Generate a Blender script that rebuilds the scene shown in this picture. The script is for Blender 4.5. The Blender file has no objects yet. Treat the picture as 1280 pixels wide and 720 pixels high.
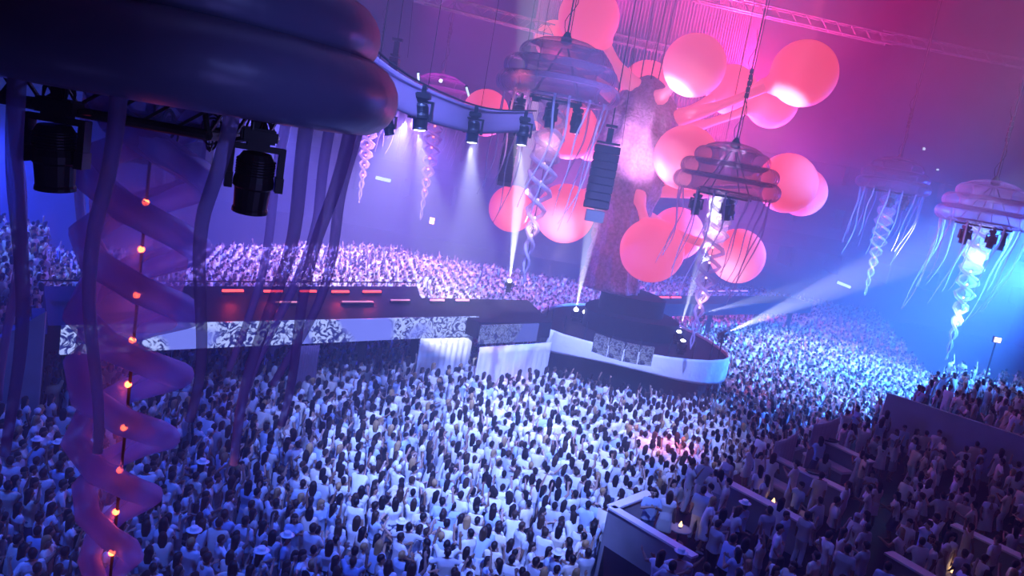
import bpy, bmesh, math, random
import numpy as np
from mathutils import Vector, Matrix, Quaternion
random.seed(7); rng = np.random.default_rng(11)
PI = math.pi
C = bpy.context.scene.collection
scene = bpy.context.scene

# ------------------------------------------------------------------ camera
CAM_H = 12.2; FL = 1000.0
PITCH = math.atan(0.171); ROLL = math.atan(0.178)
cf = Vector((0, math.cos(PITCH), -math.sin(PITCH)))
up0 = Vector((0, math.sin(PITCH), math.cos(PITCH))); r0 = Vector((1, 0, 0))
cr = math.cos(ROLL)*r0 + math.sin(ROLL)*up0
cu = -math.sin(ROLL)*r0 + math.cos(ROLL)*up0
CAM = Vector((0, 0, CAM_H))
cd = bpy.data.cameras.new('camera'); cam = bpy.data.objects.new('camera', cd); C.objects.link(cam)
cd.sensor_width = 36; cd.lens = 36*FL/1280; cd.clip_start = 0.05; cd.clip_end = 500
cam.matrix_world = Matrix(((cr.x, cu.x, -cf.x, CAM.x), (cr.y, cu.y, -cf.y, CAM.y), (cr.z, cu.z, -cf.z, CAM.z), (0, 0, 0, 1)))
scene.camera = cam

def ray(px, py): return (cf + cr*((px-640)/FL) + cu*((360-py)/FL))
def G(px, py, h=0.0):                       # survey: where the sight line meets height h
    d = ray(px, py); t = (h-CAM_H)/d.z; return CAM + d*t
def P(px, py, Y):                           # survey: where the sight line reaches distance Y
    d = ray(px, py); return CAM + d*(Y/d.y)
def proj(p):
    v = Vector(p)-CAM; z = v.dot(cf)
    return (640+FL*v.dot(cr)/z, 360-FL*v.dot(cu)/z, z)

# ------------------------------------------------------------------ render look
vs = scene.view_settings
scene.display_settings.display_device = 'sRGB'
vs.view_transform = 'Standard'; vs.look = 'None'; vs.gamma = 1; vs.use_curve_mapping = False; vs.exposure = 0.0
cy = scene.cycles
cy.max_bounces = 5; cy.diffuse_bounces = 2; cy.glossy_bounces = 1; cy.transmission_bounces = 2
cy.volume_bounces = 0; cy.transparent_max_bounces = 16
cy.use_denoising = True; cy.sample_clamp_indirect = 4; cy.sample_clamp_direct = 0
cy.caustics_reflective = False; cy.caustics_refractive = False
try: cy.denoiser = 'OPENIMAGEDENOISE'; cy.denoising_input_passes = 'RGB_ALBEDO_NORMAL'
except Exception: pass

w = bpy.data.worlds.new('world'); scene.world = w; w.use_nodes = True
nt = w.node_tree; nt.nodes.clear()
wo = nt.nodes.new('ShaderNodeOutputWorld'); bg = nt.nodes.new('ShaderNodeBackground'); bg.inputs[0].default_value = (0, 0, 0, 1)
vsn = nt.nodes.new('ShaderNodeVolumeScatter'); vsn.inputs['Color'].default_value = (1, 1, 1, 1)
vsn.inputs['Density'].default_value = 0.0075; vsn.inputs['Anisotropy'].default_value = 0.15
nt.links.new(bg.outputs[0], wo.inputs['Surface']); nt.links.new(vsn.outputs[0], wo.inputs['Volume'])

# ------------------------------------------------------------------ materials
def hexlin(r, g, b):
    f = lambda c: (c/255/12.92) if c/255 <= .04045 else ((c/255+.055)/1.055)**2.4
    return (f(r), f(g), f(b))
def mat(name, col, rough=.7, metal=0, emit=None, estr=0, spec=.3, noise=None, bump=None, alpha=None, transl=0.0, objcol=False, attr=None, pleat=None, sample_emit=True):
    m = bpy.data.materials.new(name); m.use_nodes = True; t = m.node_tree; b = t.nodes['Principled BSDF']; out = t.nodes['Material Output']
    b.inputs['Base Color'].default_value = (*col, 1); b.inputs['Roughness'].default_value = rough; b.inputs['Metallic'].default_value = metal
    b.inputs['Specular IOR Level'].default_value = spec
    tc = t.nodes.new('ShaderNodeTexCoord')
    colsock = None
    if objcol:
        oi = t.nodes.new('ShaderNodeObjectInfo'); colsock = oi.outputs['Color']
    if attr:
        at = t.nodes.new('ShaderNodeAttribute'); at.attribute_name = attr; colsock = at.outputs['Color']
    if noise:
        sc, lo, hi = noise
        n = t.nodes.new('ShaderNodeTexNoise'); n.inputs['Scale'].default_value = sc; n.inputs['Detail'].default_value = 4
        t.links.new(tc.outputs['Object'], n.inputs['Vector'])
        r = t.nodes.new('ShaderNodeMapRange'); r.inputs[1].default_value = .3; r.inputs[2].default_value = .7; r.inputs[3].default_value = lo; r.inputs[4].default_value = hi
        t.links.new(n.outputs[0], r.inputs[0])
        mx = t.nodes.new('ShaderNodeMix'); mx.data_type = 'RGBA'; mx.blend_type = 'MULTIPLY'; mx.inputs[0].default_value = 1
        if colsock: t.links.new(colsock, mx.inputs[6])
        else: mx.inputs[6].default_value = (*col, 1)
        t.links.new(r.outputs[0], mx.inputs[7]); colsock = mx.outputs[2]
    if colsock: t.links.new(colsock, b.inputs['Base Color'])
    if bump:
        sc, st = bump
        n = t.nodes.new('ShaderNodeTexNoise'); n.inputs['Scale'].default_value = sc; n.inputs['Detail'].default_value = 3
        t.links.new(tc.outputs['Object'], n.inputs['Vector'])
        bp = t.nodes.new('ShaderNodeBump'); bp.inputs['Strength'].default_value = st; bp.inputs['Distance'].default_value = .1
        t.links.new(n.outputs[0], bp.inputs['Height']); t.links.new(bp.outputs[0], b.inputs['Normal'])
    if pleat:                                # radial seams of the inflatables
        g = t.nodes.new('ShaderNodeTexGradient'); g.gradient_type = 'RADIAL'; t.links.new(tc.outputs['Object'], g.inputs[0])
        m1 = t.nodes.new('ShaderNodeMath'); m1.operation = 'MULTIPLY'; m1.inputs[1].default_value = pleat[0]*2*PI; t.links.new(g.outputs[1], m1.inputs[0])
        m2 = t.nodes.new('ShaderNodeMath'); m2.operation = 'SINE'; t.links.new(m1.outputs[0], m2.inputs[0])
        bp = t.nodes.new('ShaderNodeBump'); bp.inputs['Strength'].default_value = pleat[1]; bp.inputs['Distance'].default_value = .03
        t.links.new(m2.outputs[0], bp.inputs['Height']); t.links.new(bp.outputs[0], b.inputs['Normal'])
    if emit:
        b.inputs['Emission Color'].default_value = (*emit, 1); b.inputs['Emission Strength'].default_value = estr
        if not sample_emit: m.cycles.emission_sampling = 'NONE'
    last = b.outputs[0]
    if transl:
        tr = t.nodes.new('ShaderNodeBsdfTranslucent'); tr.inputs[0].default_value = (*col, 1)
        mx = t.nodes.new('ShaderNodeMixShader'); mx.inputs[0].default_value = transl
        t.links.new(last, mx.inputs[1]); t.links.new(tr.outputs[0], mx.inputs[2]); last = mx.outputs[0]
    if alpha is not None:
        tr = t.nodes.new('ShaderNodeBsdfTransparent'); mx = t.nodes.new('ShaderNodeMixShader'); mx.inputs[0].default_value = alpha
        if len(str(name)) and name.startswith('inflatable'):          # thin film: less see-through edge-on
            lw = t.nodes.new('ShaderNodeLayerWeight'); lw.inputs[0].default_value = .4
            mr = t.nodes.new('ShaderNodeMapRange'); mr.inputs[3].default_value = alpha; mr.inputs[4].default_value = min(1, alpha+.35)
            t.links.new(lw.outputs['Facing'], mr.inputs[0]); t.links.new(mr.outputs[0], mx.inputs[0])
        t.links.new(tr.outputs[0], mx.inputs[1]); t.links.new(last, mx.inputs[2]); last = mx.outputs[0]
    t.links.new(last, out.inputs['Surface'])
    return m

M = {}
M['floor'] = mat('dance_floor', (.03, .03, .04), .6, noise=(2, .6, 1.2))
M['wall'] = mat('dark_wall', (.09, .07, .10), .9, noise=(.3, .6, 1.1))
M['ceiling'] = mat('dark_ceiling', (.05, .04, .055), .95, noise=(.5, .6, 1.1))
M['black'] = mat('black_housing', (.008, .008, .01), .45, spec=.4)
M['deck'] = mat('dark_decking', (.010, .007, .014), .6, spec=.1, noise=(3, .6, 1.2))
M['steel'] = mat('truss_metal', (.35, .34, .36), .4, metal=.6)
M['darksteel'] = mat('dark_cable', (.02, .02, .02), .6)
M['whitecloth'] = mat('white_cloth', (.75, .75, .78), .8, bump=(1.5, .5))
M['band'] = mat('fabric_sleeve', (.34, .22, .36), .8, bump=(1, .3), transl=.3)
M['booth'] = mat('booth_panel', (.30, .30, .36), .7, noise=(1, .8, 1.1))
M['cap'] = mat('booth_top', (.8, .8, .85), .5)
M['speaker'] = mat('speaker_grille', (.03, .015, .025), .6, bump=(60, .2))
M['trunk'] = mat('knitted_trunk', (.50, .36, .52), .95, noise=(6, .6, 1.15), bump=(7, .8))
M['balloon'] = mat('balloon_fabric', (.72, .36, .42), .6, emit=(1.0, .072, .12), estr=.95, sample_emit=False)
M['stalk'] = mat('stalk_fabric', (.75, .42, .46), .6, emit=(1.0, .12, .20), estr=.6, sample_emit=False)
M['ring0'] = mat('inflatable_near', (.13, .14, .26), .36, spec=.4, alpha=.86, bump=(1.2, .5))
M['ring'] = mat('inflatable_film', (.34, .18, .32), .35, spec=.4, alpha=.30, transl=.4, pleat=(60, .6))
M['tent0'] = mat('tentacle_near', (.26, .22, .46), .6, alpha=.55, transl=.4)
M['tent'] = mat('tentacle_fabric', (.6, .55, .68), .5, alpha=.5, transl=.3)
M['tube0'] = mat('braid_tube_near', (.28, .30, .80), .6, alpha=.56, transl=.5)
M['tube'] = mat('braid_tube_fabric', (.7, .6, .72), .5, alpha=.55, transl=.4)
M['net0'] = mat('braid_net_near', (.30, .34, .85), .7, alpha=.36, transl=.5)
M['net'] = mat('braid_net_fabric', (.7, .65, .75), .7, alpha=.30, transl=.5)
M['bulb'] = mat('red_bulb', (.8, .1, .05), .4, emit=(1, .10, .03), estr=14, sample_emit=False)
M['bulbw'] = mat('pale_bulb', (.8, .5, .4), .4, emit=(1, .5, .4), estr=2.2, sample_emit=False)
M['ledred'] = mat('red_led_bar', (.4, .02, .02), .4, emit=(1, .06, .05), estr=3.5, sample_emit=False)
M['ledpink'] = mat('pink_led_bar', (.5, .2, .3), .4, emit=(1, .35, .5), estr=.8, sample_emit=False)
M['lens'] = mat('white_lens', (.8, .8, .9), .2, emit=(.75, .8, 1), estr=22, sample_emit=False)
M['lensoff'] = mat('dark_lens', (.05, .05, .08), .1)
M['lensred'] = mat('red_lens', (.5, .05, .05), .2, emit=(1, .15, .15), estr=3, sample_emit=False)
M['sign'] = mat('lit_sign', (.5, .8, .8), .4, emit=(.65, .95, 1), estr=1.3, sample_emit=False)
M['candle'] = mat('warm_flame', (.9, .5, .2), .4, emit=(1, .55, .22), estr=4, sample_emit=False)
M['skin'] = mat('skin', (.5, .3, .2), .6, objcol=True)
M['cloth'] = mat('clothing', (.8, .8, .8), .85, objcol=True)
M['hair'] = mat('hair', (.02, .015, .01), .5, objcol=True)
M['eye'] = mat('eye', (.02, .015, .01), .3)
M['lip'] = mat('lips', (.35, .1, .08), .5)
M['shoe'] = mat('shoe', (.6, .6, .6), .6)
M['crowd'] = mat('crowd_surface', (.8, .8, .8), .85, attr='tint')
M['curtain'] = mat('string_curtain', (.45, .3, .42), .9, alpha=.35)

def screen_mat(name, seed, strength):
    m = bpy.data.materials.new(name); m.use_nodes = True; t = m.node_tree; b = t.nodes['Principled BSDF']
    b.inputs['Base Color'].default_value = (.02, .02, .03, 1); b.inputs['Roughness'].default_value = .35
    tc = t.nodes.new('ShaderNodeTexCoord'); mp = t.nodes.new('ShaderNodeMapping'); mp.inputs['Location'].default_value = (seed, seed*.7, 0)
    t.links.new(tc.outputs['UV'], mp.inputs[0])
    n = t.nodes.new('ShaderNodeTexNoise'); n.inputs['Scale'].default_value = (2.6 if seed < 5 else 5.0); n.inputs['Detail'].default_value = 4; n.inputs['Distortion'].default_value = 2.2
    t.links.new(mp.outputs[0], n.inputs['Vector'])
    cr_ = t.nodes.new('ShaderNodeValToRGB'); e = cr_.color_ramp.elements
    e[0].position = .44; e[0].color = (.015, .02, .16, 1); e[1].position = .56; e[1].color = (.42, .52, 1, 1)
    t.links.new(n.outputs[0], cr_.inputs[0])
    # calm lavender part of the video picture, a wide soft shape along the screen
    n2 = t.nodes.new('ShaderNodeTexNoise'); n2.inputs['Scale'].default_value = .35; n2.inputs['Detail'].default_value = 1
    mp2 = t.nodes.new('ShaderNodeMapping'); mp2.inputs['Location'].default_value = (seed*3+2, 0, 0); t.links.new(tc.outputs['UV'], mp2.inputs[0])
    t.links.new(mp2.outputs[0], n2.inputs['Vector'])
    r2 = t.nodes.new('ShaderNodeMapRange'); r2.inputs[1].default_value = .5; r2.inputs[2].default_value = .56; t.links.new(n2.outputs[0], r2.inputs[0])
    mx = t.nodes.new('ShaderNodeMix'); mx.data_type = 'RGBA'; t.links.new(r2.outputs[0], mx.inputs[0]); t.links.new(cr_.outputs[0], mx.inputs[6])
    mx.inputs[7].default_value = (.16, .20, .80, 1)
    t.links.new(mx.outputs[2], b.inputs['Emission Color']); b.inputs['Emission Strength'].default_value = strength
    m.cycles.emission_sampling = 'NONE'
    return m
M['screen'] = screen_mat('led_screen_video', 3.3, 1.2)
M['screen2'] = screen_mat('led_booth_video', 9.1, .5)

# ------------------------------------------------------------------ helpers
def tag(o, label=None, cat=None, group=None, kind=None):
    if label: o['label'] = label
    if cat: o['category'] = cat
    if group: o['group'] = group
    if kind: o['kind'] = kind
    return o
def empty(name, loc, label, cat, group=None, rot=None):
    o = bpy.data.objects.new(name, None); C.objects.link(o); o.location = loc
    if rot: o.rotation_euler = rot
    o.empty_display_size = .2
    return tag(o, label, cat, group)
def obj(name, bm, m, parent=None, smooth=False, loc=None):
    me = bpy.data.meshes.new(name); bm.to_mesh(me); bm.free()
    if smooth: me.polygons.foreach_set('use_smooth', [True]*len(me.polygons))
    me.materials.append(m)
    o = bpy.data.objects.new(name, me); C.objects.link(o)
    if parent: o.parent = parent
    if loc is not None: o.location = loc
    return o
def box(bm, c, s, rz=0, mtx=None):
    m = Matrix.Translation(c) @ Matrix.Rotation(rz, 4, 'Z') @ Matrix.Diagonal((s[0], s[1], s[2], 1))
    if mtx: m = mtx @ m
    bmesh.ops.create_cube(bm, size=1, matrix=m)
def prism(bm, pts, z0, z1):
    b = [bm.verts.new((p[0], p[1], z0)) for p in pts]; t = [bm.verts.new((p[0], p[1], z1)) for p in pts]
    n = len(pts); bm.faces.new(b[::-1]); bm.faces.new(t)
    for i in range(n): bm.faces.new((b[i], b[(i+1) % n], t[(i+1) % n], t[i]))
def frames(pts):
    T = []
    for i in range(len(pts)):
        a = pts[max(0, i-1)]; b = pts[min(len(pts)-1, i+1)]; T.append((b-a).normalized())
    n = T[0].orthogonal().normalized(); out = []
    for t in T:
        n = (n - t*n.dot(t)).normalized(); out.append((n, t.cross(n)))
    return out
def tube(bm, pts, rad, seg=8, cap=True):
    pts = [Vector(p) for p in pts]; fr = frames(pts); rings = []
    for i, p in enumerate(pts):
        r = rad(i/(len(pts)-1)) if callable(rad) else rad
        n, b = fr[i]
        rings.append([bm.verts.new(p + n*r*math.cos(2*PI*k/seg) + b*r*math.sin(2*PI*k/seg)) for k in range(seg)])
    for a, b in zip(rings, rings[1:]):
        for k in range(seg): bm.faces.new((a[k], a[(k+1) % seg], b[(k+1) % seg], b[k]))
    if cap:
        bm.faces.new(rings[0][::-1]); bm.faces.new(rings[-1])
def lathe(bm, prof, seg=32, c=(0, 0, 0), close=False):
    rings = []
    for r, z in prof:
        rings.append([bm.verts.new((c[0]+r*math.cos(2*PI*k/seg), c[1]+r*math.sin(2*PI*k/seg), c[2]+z)) for k in range(seg)])
    for a, b in zip(rings, rings[1:]):
        for k in range(seg): bm.faces.new((a[k], a[(k+1) % seg], b[(k+1) % seg], b[k]))
    bm.faces.new(rings[0][::-1]); bm.faces.new(rings[-1])
def torus(bm, R, r, c=(0, 0, 0), su=72, sv=20, flat=1.0):
    g = [[bm.verts.new((c[0]+(R+r*math.cos(v))*math.cos(u), c[1]+(R+r*math.cos(v))*math.sin(u), c[2]+r*flat*math.sin(v)))
          for v in [2*PI*j/sv for j in range(sv)]] for u in [2*PI*i/su for i in range(su)]]
    for i in range(su):
        for j in range(sv):
            bm.faces.new((g[i][j], g[(i+1) % su][j], g[(i+1) % su][(j+1) % sv], g[i][(j+1) % sv]))
def truss_bm(p0, p1, size=.5, chord=.04, n=None, seg=6):
    p0 = Vector(p0); p1 = Vector(p1); d = (p1-p0); L = d.length; t = d.normalized()
    s = t.cross(Vector((0, 0, 1)))
    s = s.normalized() if s.length > .1 else Vector((1, 0, 0))
    u = s.cross(t).normalized(); h = size/2; bm = bmesh.new(); cs = [s*h+u*h, s*h-u*h, -s*h-u*h, -s*h+u*h]
    for c in cs: tube(bm, [p0+c, p1+c], chord, seg)
    n = n or max(2, int(L/size)); 
    for f in range(4):
        a, b = cs[f], cs[(f+1) % 4]
        for i in range(n):
            q0 = p0+t*L*i/n; q1 = p0+t*L*(i+1)/n
            if (i+f) % 2: tube(bm, [q0+a, q1+b], chord*.6, 4)
            else: tube(bm, [q0+b, q1+a], chord*.6, 4)
    return bm
def aim(o, d):
    o.rotation_mode = 'QUATERNION'; o.rotation_quaternion = Vector(d).to_track_quat('-Z', 'Y')
def spot(loc, to, power, color, size_deg, blend=.5, radius=.1, name='spot_lamp'):
    l = bpy.data.lights.new(name, 'SPOT'); l.energy = power; l.color = color; l.spot_size = math.radians(size_deg); l.spot_blend = blend; l.shadow_soft_size = radius
    o = bpy.data.objects.new(name, l); C.objects.link(o); o.location = loc; aim(o, Vector(to)-Vector(loc)); return o
def point(loc, power, color, radius=.05):
    l = bpy.data.lights.new('point_lamp', 'POINT'); l.energy = power; l.color = color; l.shadow_soft_size = radius
    o = bpy.data.objects.new('point_lamp', l); C.objects.link(o); o.location = loc; return o

# ------------------------------------------------------------------ room shell
X0, X1, Y0, Y1, H = -62, 60, -12, 96, 48
def structure(name, c, s, m):
    bm = bmesh.new(); box(bm, c, s); return tag(obj(name, bm, m), kind='structure')
structure('floor', ((X0+X1)/2, (Y0+Y1)/2, -.1), (X1-X0+2, Y1-Y0+2, .2), M['floor'])
structure('ceiling', ((X0+X1)/2, (Y0+Y1)/2, H+.1), (X1-X0+2, Y1-Y0+2, .2), M['ceiling'])
structure('wall_left', (X0-.1, (Y0+Y1)/2, H/2), (.2, Y1-Y0, H), M['wall'])
structure('wall_right', (X1+.1, (Y0+Y1)/2, H/2), (.2, Y1-Y0, H), M['wall'])
structure('wall_front', ((X0+X1)/2, Y0-.1, H/2), (X1-X0, .2, H), M['wall'])
structure('wall_back', ((X0+X1)/2, Y1+.1, H/2), (X1-X0, .2, H), M['wall'])
# balcony fronts along the far wall (the stepped ring of the arena)
for i, (z, dy) in enumerate(((7.5, 6), (12.5, 3.5), (17.5, 1.5))):
    bm = bmesh.new(); box(bm, ((X0+X1)/2, Y1-dy/2, z-.3), (X1-X0, dy, .5)); box(bm, ((X0+X1)/2, Y1-dy, z+.5), (X1-X0, .15, 1.3))
    for k in range(22): box(bm, (X0+3+k*5.6, Y1-dy/2, z-1.6), (.35, dy*.8, 2.4))
    tag(obj('trim_%d' % (i+1), bm, M['wall']), kind='structure')

# ------------------------------------------------------------------ people prototypes
_ico = {}
def ico(sub):
    if sub not in _ico:
        t = bmesh.new(); bmesh.ops.create_icosphere(t, subdivisions=sub, radius=1); _ico[sub] = [v.co.copy() for v in t.verts]; t.free()
    return _ico[sub]
def hull(bm, balls, sub=2):
    t = bmesh.new()
    for p, r in balls:
        for c in ico(sub): t.verts.new(Vector(p)+c*r)
    res = bmesh.ops.convex_hull(t, input=t.verts[:])
    mp = {}
    for f in t.faces:
        for v in f.verts:
            if v not in mp: mp[v] = bm.verts.new(v.co)
        bm.faces.new([mp[v] for v in f.verts])
    t.free()
def chain(bm, pts, rs, sub=2):
    for i in range(len(pts)-1): hull(bm, [(pts[i], rs[i]), (pts[i+1], rs[i+1])], sub)
def bake(bm, voxel, ratio_faces, smooth_it=3):
    me = bpy.data.meshes.new('tmp'); bm.to_mesh(me); bm.free(); o = bpy.data.objects.new('tmp', me); C.objects.link(o)
    r = o.modifiers.new('r', 'REMESH'); r.mode = 'VOXEL'; r.voxel_size = voxel; r.adaptivity = 0
    s = o.modifiers.new('s', 'SMOOTH'); s.iterations = smooth_it; s.factor = .5
    dg = bpy.context.evaluated_depsgraph_get(); nf = len(o.evaluated_get(dg).data.polygons)*2
    d = o.modifiers.new('d', 'DECIMATE'); d.ratio = min(1, ratio_faces/max(1, nf))
    dg = bpy.context.evaluated_depsgraph_get(); out = bpy.data.meshes.new_from_object(o.evaluated_get(dg))
    bpy.data.objects.remove(o); bpy.data.meshes.remove(me)
    return out
def decim(me, faces):
    o = bpy.data.objects.new('tmp', me); C.objects.link(o); d = o.modifiers.new('d', 'DECIMATE')
    n = sum(len(p.vertices)-2 for p in me.polygons); d.ratio = min(1, faces/n)
    dg = bpy.context.evaluated_depsgraph_get(); out = bpy.data.meshes.new_from_object(o.evaluated_get(dg)); bpy.data.objects.remove(o)
    return out
def cut(me, planes):
    bm = bmesh.new(); bm.from_mesh(me)
    for co, no in planes:
        bmesh.ops.bisect_plane(bm, geom=bm.verts[:]+bm.edges[:]+bm.faces[:], plane_co=co, plane_no=no, clear_outer=True)
    bm.to_mesh(me); bm.free()
def hand(bm, wr, d, side):
    d = Vector(d).normalized(); s = d.cross(Vector((0, -1, .3))).normalized(); n = s.cross(d).normalized()
    wr = Vector(wr); kn = []
    for k, (o, L) in enumerate(((-.030, .068), (-.010, .078), (.010, .073), (.029, .058))):
        b = wr + d*.085 + s*o; kn.append(b)
        m1 = b + d*L*.5 + n*.006; t = m1 + (d*.8+n*.6).normalized()*L*.5
        chain(bm, [wr+d*.05+s*o*.8, b, m1, t], [.014, .0105, .0095, .008], 1)
    hull(bm, [(wr, .026), (kn[0], .015), (kn[3], .015), (wr+d*.045+s*.02, .02), (wr+d*.045-s*.02, .02)])
    th = wr + d*.03 - s*.03; chain(bm, [th, th+(d*.6-s*.8)*.035, th+(d*.9-s*.5)*.07+n*.01], [.015, .012, .0095], 1)
V = Vector
# elbows, wrists (left = +x) and stance for each pose; front is -y
POSES = {
 'stand':  dict(e=[(.25, .02, 1.14), (-.25, .02, 1.14)], w=[(.27, -.05, .89), (-.27, -.04, .89)], lean=0, k=[0, 0], txt='arms hanging'),
 'bothup': dict(e=[(.33, -.05, 1.62), (-.34, -.02, 1.60)], w=[(.28, -.10, 1.88), (-.30, -.05, 1.87)], lean=0, k=[.03, 0], txt='both arms raised'),
 'oneup':  dict(e=[(.25, .03, 1.15), (-.30, -.06, 1.66)], w=[(.20, -.14, .98), (-.24, -.10, 1.93)], lean=.02, k=[0, .04], txt='one arm raised'),
 'clap':   dict(e=[(.27, -.10, 1.20), (-.27, -.10, 1.20)], w=[(.09, -.30, 1.34), (-.09, -.30, 1.34)], lean=.02, k=[.02, .02], txt='hands at chest'),
 'hips':   dict(e=[(.38, .06, 1.20), (-.26, .02, 1.14)], w=[(.19, -.02, 1.02), (-.24, -.14, .94)], lean=0, k=[0, .05], txt='hand on hip'),
 'lean':   dict(e=[(.30, -.14, 1.17), (-.28, -.08, 1.13)], w=[(.30, -.36, 1.27), (-.22, -.30, 1.05)], lean=.10, k=[.06, .06], txt='leaning forward'),
 'wide':   dict(e=[(.42, -.04, 1.30), (-.42, -.04, 1.34)], w=[(.62, -.12, 1.42), (-.60, -.10, 1.50)], lean=0, k=[.0, .05], txt='arms spread wide'),
 'phone':  dict(e=[(.24, .02, 1.14), (-.25, -.12, 1.30)], w=[(.26, -.05, .90), (-.16, -.26, 1.52)], lean=0, k=[0, 0], txt='hand near face'),
}
def make_proto(pose, fem):
    q = POSES[pose]; ln = q['lean']; sw = .165 if fem else .185
    hx = .085; hd = V((0, -ln*1.3, 0)); sh = [V((sw, -ln, 1.42)), V((-sw, -ln, 1.42))]
    E = [V(a)+V((0, -ln, 0)) for a in q['e']]; W = [V(a)+V((0, -ln, 0)) for a in q['w']]
    bm = bmesh.new()
    w1 = .085 if fem else .095
    hull(bm, [((hx, 0, .95), .095), ((-hx, 0, .95), .095), ((.065, -.01, 1.1), w1-.01), ((-.065, -.01, 1.1), w1-.01)])
    hull(bm, [((.065, -.01, 1.1), w1-.01), ((-.065, -.01, 1.1), w1-.01), ((sw*.62, -ln*.8, 1.32), .095), ((-sw*.62, -ln*.8, 1.32), .095)])
    hull(bm, [((sw*.62, -ln*.8, 1.32), .095), ((-sw*.62, -ln*.8, 1.32), .095), (sh[0], .055), (sh[1], .055), ((0, -ln+.01, 1.44), .07)])
    if fem:
        for s in (1, -1): hull(bm, [((s*.075, -.085-ln, 1.28), .055), ((s*.07, -.02-ln, 1.30), .06)])
    chain(bm, [V((0, -ln+.01, 1.44)), V((0, -.005, 1.55))+hd], [.06, .052])
    hull(bm, [(V((0, .012, 1.665))+hd, .088), (V((0, -.02, 1.64))+hd, .078), (V((0, -.04, 1.565))+hd, .045), (V((0, -.01, 1.58))+hd, .058)])
    hull(bm, [(V((0, -.10, 1.645))+hd, .009), (V((0, -.116, 1.612))+hd, .013), (V((0, -.085, 1.61))+hd, .014)], 1)
    for s in (1, -1):
        hull(bm, [(V((s*.082, .01, 1.65))+hd, .014), (V((s*.088, .018, 1.625))+hd, .012), (V((s*.084, .02, 1.60))+hd, .010)], 1)
    for i, s in enumerate((1, -1)):
        chain(bm, [sh[i], E[i], W[i]], [.055, .042, .027]); chain(bm, [E[i], E[i].lerp(W[i], .35), W[i]], [.040, .041, .026])
        hand(bm, W[i], W[i]-E[i], s)
        kb = q['k'][i]; K = V((s*.10, -.04-kb*1.5, .50)); A = V((s*.12, .02-kb*.3, .085))
        chain(bm, [V((s*hx, 0, .92)), K, A], [.092, .056, .038]); hull(bm, [(K.lerp(A, .3)+V((0, .02, 0)), .055), (K, .05)])
        hull(bm, [(A, .042), (A+V((0, .03, -.04)), .035), (A+V((s*.01, -.15, -.055)), .028), (A+V((s*.01, -.08, -.05)), .036)])
    body = bake(bm, .0085, 5200, 2)
    bm = bmesh.new(); bm.from_mesh(body)
    for f in bm.faces:
        c = f.calc_center_median(); cc = c-hd
        f.smooth = True; f.material_index = 0
        if c.z < .085: f.material_index = 3
        for s in (1, -1):
            if (cc-V((s*.031, -.087, 1.652))).length < .017: f.material_index = 1
        if cc.y < -.06 and abs(cc.z-1.578) < .009 and abs(cc.x) < .025: f.material_index = 2
    bm.to_mesh(body); bm.free()
    for k in ('skin', 'eye', 'lip', 'shoe'): body.materials.append(M[k])
    # shirt
    bm = bmesh.new(); g = .02
    hull(bm, [((hx+.01, 0, .84), .115), ((-hx-.01, 0, .84), .115), ((.075, -.01, 1.1), w1+.015), ((-.075, -.01, 1.1), w1+.015)])
    hull(bm, [((.075, -.01, 1.1), w1+.015), ((-.075, -.01, 1.1), w1+.015), ((sw*.62, -ln*.8, 1.32), .12), ((-sw*.62, -ln*.8, 1.32), .12)])
    hull(bm, [((sw*.62, -ln*.8, 1.32), .12), ((-sw*.62, -ln*.8, 1.32), .12), (sh[0], .07), (sh[1], .07), ((0, -ln+.01, 1.44), .08)])
    if fem:
        for s in (1, -1): hull(bm, [((s*.075, -.09-ln, 1.28), .066), ((s*.07, -.02-ln, 1.30), .075)])
    for i in range(2): chain(bm, [sh[i], sh[i].lerp(E[i], .72 if not fem else .35)], [.074, .064])
    shirt = bake(bm, .014, 1500, 4); cut(shirt, [((0, 0, .86), (0, 0, -1)), ((0, 0, 1.495), (0, 0, 1))] if pose not in ('bothup', 'oneup') else [((0, 0, .86), (0, 0, -1))])
    # trousers or skirt
    bm = bmesh.new(); hull(bm, [((hx, 0, .97), .105), ((-hx, 0, .97), .105), ((hx, 0, .86), .11), ((-hx, 0, .86), .11)])
    for i, s in enumerate((1, -1)):
        kb = q['k'][i]; K = V((s*.10, -.04-kb*1.5, .50)); A = V((s*.12, .02-kb*.3, .10))
        if fem: hull(bm, [((s*hx, 0, .9), .11), ((s*.14, -.03-kb, .50), .12)])
        else: chain(bm, [V((s*hx, 0, .90)), K, A], [.108, .080, .072])
    if fem: hull(bm, [((.12, -.03, .5), .12), ((-.12, -.03, .5), .12), ((0, 0, .9), .12)])
    lower = bake(bm, .014, 1100, 4); cut(lower, [((0, 0, .47 if fem else .09), (0, 0, -1)), ((0, 0, 1.03), (0, 0, 1))])
    # hair
    bm = bmesh.new(); hull(bm, [(V((0, .03, 1.685))+hd, .098), (V((0, .0, 1.71))+hd, .082), (V((0, .045, 1.63))+hd, .078)])
    if fem:
        for s in (1, -1): hull(bm, [(V((s*.05, .05, 1.66))+hd, .062), (V((s*.075, .05, 1.52))+hd, .035), (V((s*.06, .075, 1.36))+hd*.8, .022)])
        hull(bm, [(V((0, .07, 1.62))+hd, .06), (V((.05, .08, 1.38))+hd*.8, .03), (V((-.05, .08, 1.38))+hd*.8, .03)])
    hairm = bake(bm, .011, 700, 4)
    # brimmed hat
    bm = bmesh.new(); hc = V((0, .005, 1.735))+hd
    lathe(bm, [(.085, -.012), (.12, -.018), (.185, .006), (.190, .014), (.12, -.004), (.104, .0), (.098, .07), (.085, .105), (.05, .10), (.01, .095)], 20, hc)
    hat = bpy.data.meshes.new('hat'); bm.to_mesh(hat); bm.free()
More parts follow.
